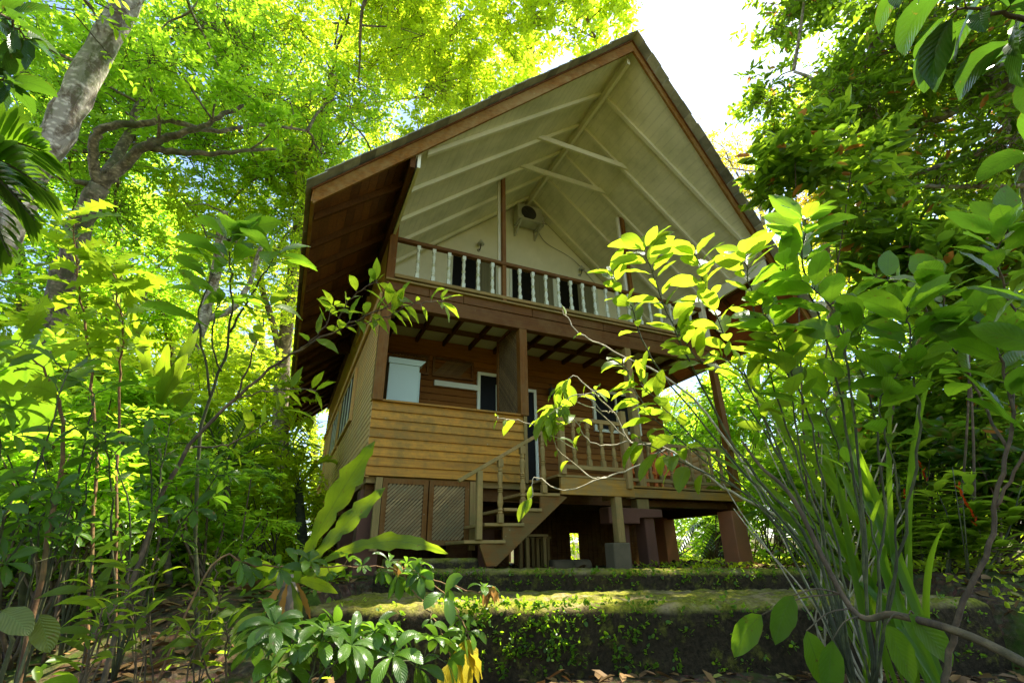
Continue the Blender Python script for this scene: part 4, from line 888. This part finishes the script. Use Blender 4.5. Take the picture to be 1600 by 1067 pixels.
# pale leafless-looking twigs in front of the staircase
plant('twiggy_shrub', 'thin shrub with pale bare twigs and drooping leaves before the staircase railing', 'shrub', [
    st([(1330, 930, 4.9), (1230, 820, 4.9), (1130, 760, 4.9), (1040, 700, 4.9), (985, 690, 4.8), (960, 645, 4.8), (900, 590, 4.8), (882, 603, 4.8)], .2, .085, 5, r=.013, t0=.9, tip=5, droop=1.8, lift=-.3),
    st([(1040, 700, 4.9), (1000, 726, 4.8), (950, 745, 4.8), (920, 742, 4.8), (870, 700, 4.7), (860, 660, 4.7)], .2, .08, 5, r=.009, t0=.7, tip=5, droop=1.8, lift=-.4),
    st([(985, 690, 4.8), (930, 695, 4.7), (900, 660, 4.7), (872, 640, 4.7)], .24, .1, 7, r=.007, t0=.5, tip=6, droop=1.8, lift=-.3),
    st([(960, 645, 4.8), (940, 640, 4.7), (905, 615, 4.7), (868, 640, 4.6), (850, 655, 4.6)], .22, .09, 7, r=.006, t0=.6, tip=4, droop=1.8, lift=-.3),
    st([(950, 745, 4.8), (880, 765, 4.7), (835, 745, 4.7), (830, 780, 4.7)], .2, .08, 2, r=.006, t0=.8, tip=1, droop=2, lift=-.5),
    st([(900, 700, 4.7), (820, 660, 4.6), (780, 655, 4.6)], .18, .07, 2, r=.005, t0=.6, tip=2, droop=1.6, lift=-.2),
    st([(1230, 820, 4.9), (1080, 620, 4.8), (960, 550, 4.8), (905, 520, 4.8), (878, 485, 4.8)], .2, .08, 3, r=.012, t0=.5, tip=0, droop=1),
    st([(985, 690, 4.8), (930, 640, 4.8), (900, 625, 4.8), (930, 610, 4.8)], .16, .07, 4, r=.006, t0=.6, tip=3, droop=.8)], 'lf_bright', 'pale_twig')
# strap leaved clump
T = thing('strap_leaved_clump', 'tall clump of arching sword shaped leaves beside the end of the mossy wall', 'plant', tuple(gp(1390, 5)))
m = MB(); g_ = random.Random(5)
for k in range(24):
    b = gp(1400 + g_.uniform(-75, 55), 4.9 + g_.uniform(-.3, .3)); tip = (1400 - 260 * g_.random() + (130 * g_.random() if k % 4 == 0 else 0), 570 + 200 * g_.random())
    d = at(tip[0], tip[1], 4.5) - b; ln = d.length * g_.uniform(.9, 1.25)
    leaf(m, b, d.normalized() + UP * .5 + rv(.12), CM @ V((g_.uniform(-.3, .3), .3, 1)), ln, .05, 'strap', g_.uniform(.5, 2.0), .3, 16)
m.build('foliage', 'lf_strap', T, smooth=True, uv=True)
m = MB()
for k in range(14):
    b = gp(1310 + random.uniform(-40, 90), 4.7); m.tube([q + rv(.01) for q in smoothpath([b, b + V((random.uniform(-.25, .15), 0, .5)), at(1270 + random.uniform(-160, 190), random.uniform(600, 800), 4.6)], 5)], .009, .004, n=6)
m.build('stem', 'pale_twig', T, smooth=True)
# ------------------------------------------------------------------ bird's nest fern
T = thing('nest_fern', 'bird nest fern with three long wavy fronds in front of the lattice doors', 'fern', tuple(at(462, 900, 4.6)))
def frond(mb, a, b, w, droop=.5, wav=.04, up=(0, .2, 1), bend=.5, n=22, ln=1.06):
    a, b = at(*a), at(*b); d = b - a; leaf(mb, a, d.normalized() + UP * bend * .45, CM @ V(up), d.length * ln, w, 'frond', droop * bend, .12, n, wav, 0, True)
fr = MB()
frond(fr, (470, 880, 4.6), (582, 700, 4.5), .2, .7, .07, (.5, .3, 1)); frond(fr, (480, 885, 4.6), (600, 772, 4.5), .15, .6, .1, (.3, .5, 1))
frond(fr, (485, 890, 4.55), (668, 835, 4.2), .12, 1.3, .16, (.1, .8, .8), .8, 24, 1.2)
fr.build('frond', 'lf_fern', T, smooth=True, uv=True)
fr = MB()
for a, b, w in (((450, 905, 4.5), (525, 925, 4.3), .09), ((440, 905, 4.5), (385, 870, 4.3), .09), ((455, 910, 4.5), (470, 970, 4.4), .07), ((445, 900, 4.6), (395, 920, 4.4), .08), ((470, 905, 4.6), (540, 885, 4.5), .09)): frond(fr, a, b, w, 1.0, .05)
fr.build('lower_frond', 'lf_fern', T, smooth=True, uv=True)
fr = MB()
for a, b, w in (((450, 905, 4.5), (435, 975, 4.4), .05), ((460, 905, 4.5), (485, 965, 4.4), .045), ((445, 905, 4.5), (415, 955, 4.4), .05)): frond(fr, a, b, w, 1.2, .08)
fr.build('withered_frond', 'lf_dead', T, smooth=True, uv=True)
m = MB(); m.tube([at(452, 900, 4.6), at(450, 950, 4.55), at(448, 1000, 4.6)], .06, .09, n=8); m.build('stem', 'bark2', T, smooth=True)
T = thing('nest_fern', 'yellow glowing fern rosette standing in the undergrowth under the forked tree', 'fern', tuple(at(245, 640, 6.4)))
fr = MB()
for a, b, w in (((240, 630, 6.4), (205, 500, 6.0), .15), ((250, 630, 6.4), (310, 520, 6.2), .14), ((245, 640, 6.4), (292, 560, 6.0), .17), ((235, 640, 6.4), (165, 560, 6.0), .14), ((240, 650, 6.4), (180, 610, 6.2), .17), ((250, 650, 6.4), (300, 620, 6.2), .17), ((245, 640, 6.3), (260, 545, 6.0), .16)): frond(fr, a, b, w, .5, .05)
fr.build('frond', 'lf_yellow' if False else 'lf_fern', T, smooth=True, uv=True)
m = MB(); m.tube([at(243, 640, 6.4), gp(250, 6.5)], .022, .04, n=8); m.build('stem', 'bark2', T, smooth=True)
# ------------------------------------------------------------------ left: lobed-leaf climber, umbrella plants, vine
plant('lobed_leaf_climber', 'upright climber with yellow green lobed leaves crowding a reddish stem, left of the forked tree', 'climber', [
    st([gp(150, 5.2), (150, 720, 5.2), (140, 560, 5.2), (120, 430, 5.2), (112, 340, 5.2)], .34, .17, 32, r=.015, t0=.45, tip=4, droop=1.3, lobes=1, seg=12, wav=.03, fwd=.6, lift=.1),
    st([gp(190, 5.3), (185, 640, 5.3), (190, 520, 5.2), (175, 420, 5.2)], .32, .16, 28, r=.013, t0=.5, tip=4, droop=1.3, lobes=1, seg=12, wav=.03, fwd=.6),
    st([gp(70, 4.6), (95, 720, 4.6), (80, 600, 4.6), (30, 540, 4.6)], .34, .2, 12, r=.018, t0=.5, tip=3, droop=1.0, lobes=1, seg=12)], 'lf_fern', 'redstem')
plant('umbrella_plant', 'tall thin plant with a rosette of long leaves left of the roof', 'plant', [
    st([gp(320, 4.8), (310, 700, 4.7), (355, 540, 4.6), (362, 440, 4.5), (355, 375, 4.5)], .36, .12, 12, r=.016, t0=.8, tip=10, shape='obov', droop=.7, lift=.3),
    st([(357, 520, 4.6), (400, 450, 4.5), (430, 400, 4.4)], .34, .11, 6, r=.01, t0=.5, tip=6, shape='obov', droop=1.0),
    st([(330, 620, 4.6), (310, 500, 4.5), (330, 430, 4.4)], .3, .1, 6, r=.01, t0=.5, tip=6, shape='obov', droop=.9),
    st([(345, 580, 4.6), (330, 520, 4.4), (345, 470, 4.4)], .3, .1, 5, r=.008, t0=.5, tip=5, shape='obov', droop=.9)], 'lf_big', 'stem')
plant('feathery_sapling', 'sapling whose leafy branch reaches right across the left front corner post', 'sapling', [
    st([gp(180, 4.4), (260, 760, 4.4), (370, 620, 4.4), (470, 545, 4.3), (560, 500, 4.2), (625, 470, 4.1)], .2, .07, 12, r=.018, t0=.72, tip=6, droop=1.0, lift=-.05, shape='lance'),
    st([(540, 510, 4.2), (590, 500, 4.1), (640, 478, 4.05), (690, 470, 4.0)], .2, .07, 8, r=.006, t0=.3, tip=5, droop=1.1, shape='lance', lift=-.1),
    st([(520, 520, 4.25), (545, 470, 4.2), (590, 440, 4.1)], .2, .065, 8, r=.006, t0=.2, tip=5, droop=.8, shape='lance'),
    st([(470, 545, 4.3), (500, 520, 4.2), (520, 480, 4.2)], .2, .07, 7, r=.006, t0=.2, tip=4, droop=.9, shape='lance'),
    st([(370, 620, 4.4), (430, 610, 4.3), (490, 610, 4.2)], .16, .05, 6, r=.007, t0=.5, tip=6, droop=.5, shape='lance'),
    st([(300, 700, 4.4), (370, 690, 4.3), (440, 640, 4.2)], .22, .08, 10, r=.008, t0=.3, tip=4, droop=1.0, shape='lance'),
    st([(370, 620, 4.4), (400, 540, 4.3), (420, 480, 4.3)], .24, .09, 8, r=.008, t0=.3, tip=4, droop=1.0, shape='lance')], 'lf_bright', 'twig')
plant('palmate_vine', 'creeping reddish stemmed vine with glossy fingered leaves hanging before the mossy wall', 'vine', [
    st([gp(250, 3.9), (330, 886, 3.8), (400, 883, 3.8), (500, 883, 3.8), (600, 886, 3.8), (655, 892, 3.8)], .15, .055, 13, r=.007, t0=.3, tip=3, palm=5, droop=1.4, lift=.15, pet=.3),
    st([(600, 886, 3.8), (650, 900, 3.75), (680, 905, 3.7), (735, 922, 3.7), (762, 925, 3.7)], .12, .045, 3, r=.005, t0=.3, tip=0, palm=4, droop=1.8, pet=.2),
    st([(655, 892, 3.8), (700, 935, 3.7), (725, 975, 3.65), (735, 1010, 3.6)], .16, .06, 4, r=.005, t0=.3, tip=0, palm=3, droop=1.8, pet=.2),
    st([(625, 895, 3.8), (665, 950, 3.65), (690, 990, 3.6), (705, 1025, 3.6)], .16, .055, 3, r=.005, t0=.4, tip=0, palm=3, droop=1.8, pet=.2)], 'lf_gloss', 'redstem')
T = bpy.data.objects['palmate_vine']
def hanging(name, u, v, d, n, L, w, mat, parent):
    m = MB(); p = at(u, v, d)
    for k in range(n): leaf(m, p + rv(.02), V((random.uniform(-.6, .6), random.uniform(-.6, .3), -.5)), V((random.uniform(-1, 1), -1, .3)), L * random.uniform(.7, 1.1), w, 'lance', 1.5, .3, 8, .06)
    return m.build(name, mat, parent, smooth=True, uv=True)
hanging('yellow_leaves', 722, 1005, 3.6, 8, .26, .075, 'lf_yellow', T); hanging('yellow_leaves', 705, 1030, 3.5, 6, .26, .075, 'lf_yellow', T); hanging('withered_leaves', 765, 918, 3.7, 9, .13, .035, 'lf_dead', T); hanging('withered_leaves', 625, 880, 3.8, 3, .1, .03, 'lf_dead', T)
UPL = [((430, 1000, 3.3), (425, 995, 3.2), .18, 'umbrella plant seedling with glossy drooping leaflets at the bottom, left of the yellow leaves'), ((560, 1075, 3.2), (590, 1010, 3.2), .17, 'glossy umbrella plant under the wall, nearest the yellow leaves'),
       ((520, 1090, 3.0), (500, 1000, 3.2), .17, 'glossy umbrella plant in front of the left end of the wall')]
for a, b, L, lb_ in UPL:
    p = at(*b); q = gp(a[0], a[2]); mid = (q + p) / 2 + rv(.05)
    plant('umbrella_seedling', lb_, 'plant', [st([q, mid, p], L, .06, 4, r=.008, t0=.55, tip=3, palm=6, droop=1.5, lift=.3, pet=.5),
          st([mid, mid.lerp(p, .5) + V((.12, -.1, .05)), p + V((.3, -.1, -.05))], L, .055, 3, r=.006, t0=.4, tip=2, palm=6, droop=1.5, lift=.3, pet=.5)], 'lf_gloss', 'stem', 'umbrella seedlings under the wall')
LS = [((60, 5.0), (90, 700), 'lf_shrub', .24, 'dark palmate shrub filling the left side below the climber'), ((200, 4.8), (230, 740), 'lf_shrub', .22, 'dark palmate shrub between the climber and the cycad'),
      ((-60, 4.4), (0, 760), 'lf_shrub', .22, 'dark palmate shrub cut by the left edge, low down'), ((110, 5.4), (150, 790), 'lf_shrub', .22, 'mid green palmate shrub low on the left'), ((-40, 4.6), (10, 560), 'lf_big', .24, 'green palmate shrub cut by the left edge at eye level')]
for (bu, bd), (tu, tv), mt, L, lb_ in LS:
    q = gp(bu, bd); stems = []
    for k in range(5):
        e = at(tu + random.uniform(-110, 110), tv + random.uniform(-90, 50), bd - .3 + random.uniform(-.3, .3)); stems.append(st([q, q.lerp(e, .5) + V((0, 0, .2)) + rv(.1), e], L * .75, .05, 6, r=.010, t0=.45, tip=3, palm=5 if k % 2 else 0, shape='obov' if k % 2 else 'ellip', droop=.9, pet=.5))
    plant('palmate_shrub', lb_, 'shrub', stems, mt, 'stem', 'palmate shrubs on the left')
GP = [((170, 3.7), (180, 890), .16, 'low leafy seedling on the leaf litter, left of the sunlit branch'), ((290, 3.6), (270, 930), .15, 'low seedling with narrow bright leaves in the middle of the litter'), ((330, 4.2), (330, 900), .14, 'small seedling beside the nest fern, on its left'),
      ((240, 4.6), (220, 880), .14, 'tiny seedling behind the others on the shaded litter'), ((380, 3.6), (330, 960), .15, 'low seedling near the bottom, left of the umbrella plants'), ((150, 3.4), (110, 960), .15, 'low seedling near the big pale leaf')]
for (bu, bd), (tu, tv), L, lb_ in GP:
    q = gp(bu, bd); stems = []
    for k in range(3):
        e = at(tu + random.uniform(-70, 70), tv + random.uniform(-25, 35), bd - .2); stems.append(st([q, q.lerp(e, .6) + V((0, 0, .08)), e], L, .04, 6, r=.005, t0=.4, tip=3, shape='lance', droop=.9, lift=.1))
    plant('seedling', lb_, 'seedling', stems, 'lf_bright', 'twig', 'seedlings on the left leaf litter')
T = thing('pale_leaf_plant', 'plant with two big grey green lobed leaves at the bottom left corner', 'plant', tuple(gp(40, 2.9)))
m = MB(); leaf(m, at(0, 955, 2.8), CM @ V((1, -.3, .1)), CM @ V((0, .9, .5)), .16, .09, 'ellip', .5, .1, 12, .05, 0, True); leaf(m, at(60, 960, 2.8), CM @ V((.6, -1, .1)), CM @ V((0, .9, .6)), .15, .09, 'ellip', .5, .1, 12, .03, 0, True)
m.build('foliage', 'lf_pale', T, smooth=True, uv=True)
m = MB(); m.tube([gp(40, 2.9), at(20, 1000, 2.85), at(0, 955, 2.8)], .01, .006, n=6); m.tube([gp(60, 2.9), at(60, 960, 2.8)], .008, .005, n=6); m.build('stem', 'stem', T, smooth=True)
T = thing('banana_plant', 'young plant with one huge backlit leaf at the left edge', 'plant', tuple(gp(60, 6)))
m = MB(); leaf(m, at(30, 720, 6), CM @ V((.1, 1, 0)), CM @ V((.2, .1, 1)), 1.2, .5, 'ellip', .3, .1, 12, .02, 0, True); leaf(m, at(50, 720, 6), CM @ V((-.8, 1, 0)), CM @ V((.2, .1, 1)), 1.0, .4, 'ellip', .5, .1, 12, .02, 0, True)
m.build('foliage', 'lf_big', T, smooth=True, uv=True)
m = MB(); m.tube([gp(45, 6.05), at(42, 720, 6)], .05, .03, n=8); m.build('stem', 'stem', T, smooth=True)
# ------------------------------------------------------------------ palms, cycads, gingers
def palm(name, label, base, fronds, L, w, mat='lf_palm', trunkr=.05, cat='palm', group=None, n=22):
    T = thing(name, label, cat, tuple(base), group); m, l = MB(), MB()
    for a, b, drp in fronds:
        a, b = V(a), V(b); mid = a.lerp(b, .55) + UP * (a - b).length * drp; P = smoothpath([a, mid, b], 10); k = len(P); m.tube(P, .014, .004, n=5)
        for j in range(2, n + 1):
            t = j / n; i = min(int(t * (k - 1)), k - 2); q = P[i].lerp(P[i + 1], t * (k - 1) - i); ax = (P[i + 1] - P[i]).normalized(); s = ax.cross(UP + rv(.05)).normalized()
            f = math.sin(math.pi * min(t * .85 + .12, 1)) ** .6
            for sg in (-1, 1): leaf(l, q, s * sg + ax * (.45 + .5 * t) + UP * .1 + rv(.05), UP, L * f, w, 'strap', .5, .2, 6)
    if trunkr: m.tube([base, V(fronds[0][0])], trunkr * 1.2, trunkr, n=8)
    m.build('stalk', 'stem', T, smooth=True); l.build('foliage', mat, T, smooth=True, uv=True); return T
c = at(-80, 230, 4.2)
palm('palm', 'dark palm whose fronds hang into the left edge near the top', gp(-160, 4.4), [(c, at(75, 300, 4.0), .12), (c, at(55, 345, 4.0), .1), (c, at(65, 235, 4.1), .15), (c, at(15, 400, 4.0), .05)], .36, .045, 'lf_palm', .09, n=15)
c = at(350, 730, 7.2)
palm('cycad', 'dark feathery palm left of the house behind the seedlings', gp(350, 7.3), [(c, at(230, 705, 6.8), .2), (c, at(290, 640, 7), .2), (c, at(400, 650, 7), .2), (c, at(455, 700, 7.0), .2), (c, at(330, 655, 7.5), .15), (c, at(250, 740, 6.8), .15), (c, at(430, 745, 6.8), .15)], .36, .03, n=26)
c = at(465, 760, 13)
palm('palm', 'grey green palm right behind the left rear corner of the house', gp(465, 13), [(c, at(400, 700, 12.5), .2), (c, at(440, 640, 13), .2), (c, at(490, 660, 13), .2), (c, at(520, 720, 13), .2), (c, at(420, 780, 12.5), .1)], .6, .05, 'lf_gold', .1)
c = at(1130, 838, 17)
palm('cycad', 'dark cycad with drooping fronds behind the red piers on the right', gp(1130, 17), [(c, at(1060, 860, 16), .35), (c, at(1085, 820, 16.5), .3), (c, at(1110, 790, 17), .25), (c, at(1150, 790, 17), .25), (c, at(1180, 815, 16.5), .3), (c, at(1200, 850, 16), .35), (c, at(1130, 865, 15.5), .3), (c, at(1095, 868, 15.5), .35)], .55, .06, 'lf_palm', .3)
for u, v, d, lb_ in ((1300, 720, 8, 'leafy ginger plants with long upright leaves behind the strap leaved clump'), (1440, 740, 8.5, 'sunlit ginger plant in the middle of the right lawn edge'), (1540, 770, 7.5, 'sunlit ginger plant near the right edge of the lawn'), (1380, 800, 9.5, 'low ginger plant farthest back on the lawn edge'), (160, 760, 7.5, 'ginger plant with red stalks in the dark left undergrowth'), (275, 780, 8, 'ginger plant with a red flower spike left of the cycad')):
    T = thing('ginger_plant', lb_, 'plant', tuple(gp(u, d)), 'ginger plants'); m, l, rd = MB(), MB(), MB()
    for k in range(9):
        b = gp(u + random.uniform(-50, 50), d + random.uniform(-.4, .4)); e = at(u + random.uniform(-90, 90), v + random.uniform(-50, 60), d); P = smoothpath([b, b.lerp(e, .5) + rv(.1), e], 6); m.tube(P, .012, .006, n=5)
        for j in range(3, len(P)):
            for q_ in range(2): a = random.uniform(0, 6.28); leaf(l, P[j], V((math.cos(a), math.sin(a), .5)), UP, .5 * random.uniform(.7, 1.1), .12, 'lance', .8, .2, 7)
    for k in range(2):
        p = at(u + random.uniform(-40, 40), v + random.uniform(10, 60), d - .4)
        for j in range(6): leaf(rd, p + UP * .04 * j, V((random.choice((-1, 1)), random.uniform(-.5, .5), 1.0)), UP, .08, .022, 'lance', -.2, .4, 4)
        m.tube([gp(u, d - .4), p + UP * .4], .008, .005, n=5)
    m.build('stem', 'stem', T, smooth=True); l.build('foliage', 'lf_bright', T, smooth=True, uv=True); rd.build('flower', 'lf_red', T, smooth=True, uv=True)
# overhanging boughs close to the viewer, top right
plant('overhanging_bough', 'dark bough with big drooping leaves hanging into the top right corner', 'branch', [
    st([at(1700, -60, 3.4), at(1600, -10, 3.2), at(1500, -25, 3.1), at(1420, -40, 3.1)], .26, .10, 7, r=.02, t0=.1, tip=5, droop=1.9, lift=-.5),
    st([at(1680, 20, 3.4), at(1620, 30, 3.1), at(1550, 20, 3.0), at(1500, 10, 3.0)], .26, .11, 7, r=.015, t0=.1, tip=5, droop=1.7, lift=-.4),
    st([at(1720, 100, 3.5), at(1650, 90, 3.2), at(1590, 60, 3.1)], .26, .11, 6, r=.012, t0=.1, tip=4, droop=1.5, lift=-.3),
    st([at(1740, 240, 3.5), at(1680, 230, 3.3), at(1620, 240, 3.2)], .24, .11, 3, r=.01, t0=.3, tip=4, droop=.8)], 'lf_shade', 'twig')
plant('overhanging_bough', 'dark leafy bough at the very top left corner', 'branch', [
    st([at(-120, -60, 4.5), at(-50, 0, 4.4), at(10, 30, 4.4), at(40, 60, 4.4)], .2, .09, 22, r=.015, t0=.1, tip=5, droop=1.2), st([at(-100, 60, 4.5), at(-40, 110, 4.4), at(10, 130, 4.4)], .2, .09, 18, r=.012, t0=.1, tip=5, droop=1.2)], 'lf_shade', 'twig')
# ------------------------------------------------------------------ stuff: litter, ground cover, moss plants
def scatter(name, N_, box, L, mat, kind_, dens, flat=.25, zoff=.012, wr=.5):
    g = np.random.default_rng(len(name)); out = []
    while len(out) < N_:
        x, y = g.uniform(box[0], box[1]), g.uniform(box[2], box[3])
        if g.random() > dens(x, y): continue
        out.append((x, y, height(x, y)))
    p = np.array(out); K = len(p); p[:, 2] += zoff + g.uniform(0, zoff * 2, K)
    a = g.uniform(0, 2 * math.pi, K); ld = np.stack([np.cos(a), np.sin(a), g.normal(size=K) * flat], 1); ld = unit(ld)
    nr = unit(np.array([0, 0, 1.]) + g.normal(size=(K, 3)) * flat); s = unit(np.cross(ld, nr)); nn = np.cross(s, ld)
    l = (L * g.uniform(.5, 1.3, K))[:, None]; w = l * wr / 2
    lv = np.stack([p, p + ld * l * .3 + s * w * .85 + nn * w * .3, p + ld * l * .7 + s * w * .8 + nn * w * .4, p + ld * l, p + ld * l * .7 - s * w * .8 + nn * w * .4, p + ld * l * .3 - s * w * .85 + nn * w * .3], 1)
    o = np_mesh(name, lv, [(0, 1, 2, 3), (0, 3, 4, 5)], mat, None); tag(o, kind_, 'ground cover', kind='stuff'); return o
M['litter'] = leafm('leaf_litter', (.16, .10, .045), (.08, .04, .015), .5, .7, .2, spots=(.12, (.30, .30, .05)))
def slab(x, y): s, t = along(x, y); return -.1 < s < 6.0 and -.02 < t < 2.1
scatter('leaf_litter', 9000, (-6, 12, -6.8, 3), .13, 'litter', 'brown fallen leaves strewn over the dark soil', lambda x, y: 0 if slab(x, y) else (1 if y < -1 or x > 7 else .25))
def lawn_d(x, y):
    s, t = along(x, y); return 0 if (slab(x, y) or (0 < x < 7.7 and 0 < y < 12.6)) else min(1, max(0, (s - 3.2) * .3)) * (.3 + .7 * (math.sin(x * 1.3) * math.sin(y * 1.1 + 1) > -.2))
scatter('ground_cover', 26000, (4, 22, -6, 16), .085, 'lf_gold', 'low sunlit ground cover plants spreading over the right lawn', lawn_d, .7, .03)
scatter('ground_cover_shade', 9000, (-8, -.2, -4, 8), .10, 'lf_green', 'low green herbs covering the soil left of the house', lambda x, y: .8 if y > -1.5 else .12, .7, .04)
# small plants rooted in the wall and its edges
def wall_tufts():
    g = np.random.default_rng(4); c = []
    for k in range(330):
        s = abs(g.normal()) * .9 + 1.2 if k % 3 else g.uniform(0, 5.7); s = min(max(s, .02), 5.75); h = g.uniform(-.85, -.38) if k % 4 else -.36
        q = WA + wd * s - wn * .02; c.append((q.x, q.y, h))
    for k in range(180):
        s = g.uniform(0, 1); q = V((.05, -1.3)).lerp(V((5.6, -3.75)), s) - wn * .015; c.append((q.x, q.y, -.14 - .06 * s - g.random() ** 3 * .22))
    c = np.array(c); m = 7; p = np.repeat(c, m, 0) + g.normal(size=(len(c) * m, 3)) * np.array([.02, .012, .02]); K = len(p)
    ld = unit(g.normal(size=(K, 3)) + np.array([-wn.x, -wn.y, .5]) * .9); s = unit(np.cross(ld, unit(g.normal(size=(K, 3)) * .5 + np.array([0, 0, 1.]))))
    l = g.uniform(.015, .05, K)[:, None]; w = l * .32
    lv = np.stack([p, p + ld * l * .35 + s * w, p + ld * l * .75 + s * w * .8, p + ld * l, p + ld * l * .75 - s * w * .8, p + ld * l * .35 - s * w], 1)
    tag(np_mesh('wall_plants', lv, [(0, 1, 2, 3), (0, 3, 4, 5)], 'lf_strap', None), 'tiny ferns and creepers growing in the face of the terrace wall', 'ground cover', kind='stuff')
wall_tufts()
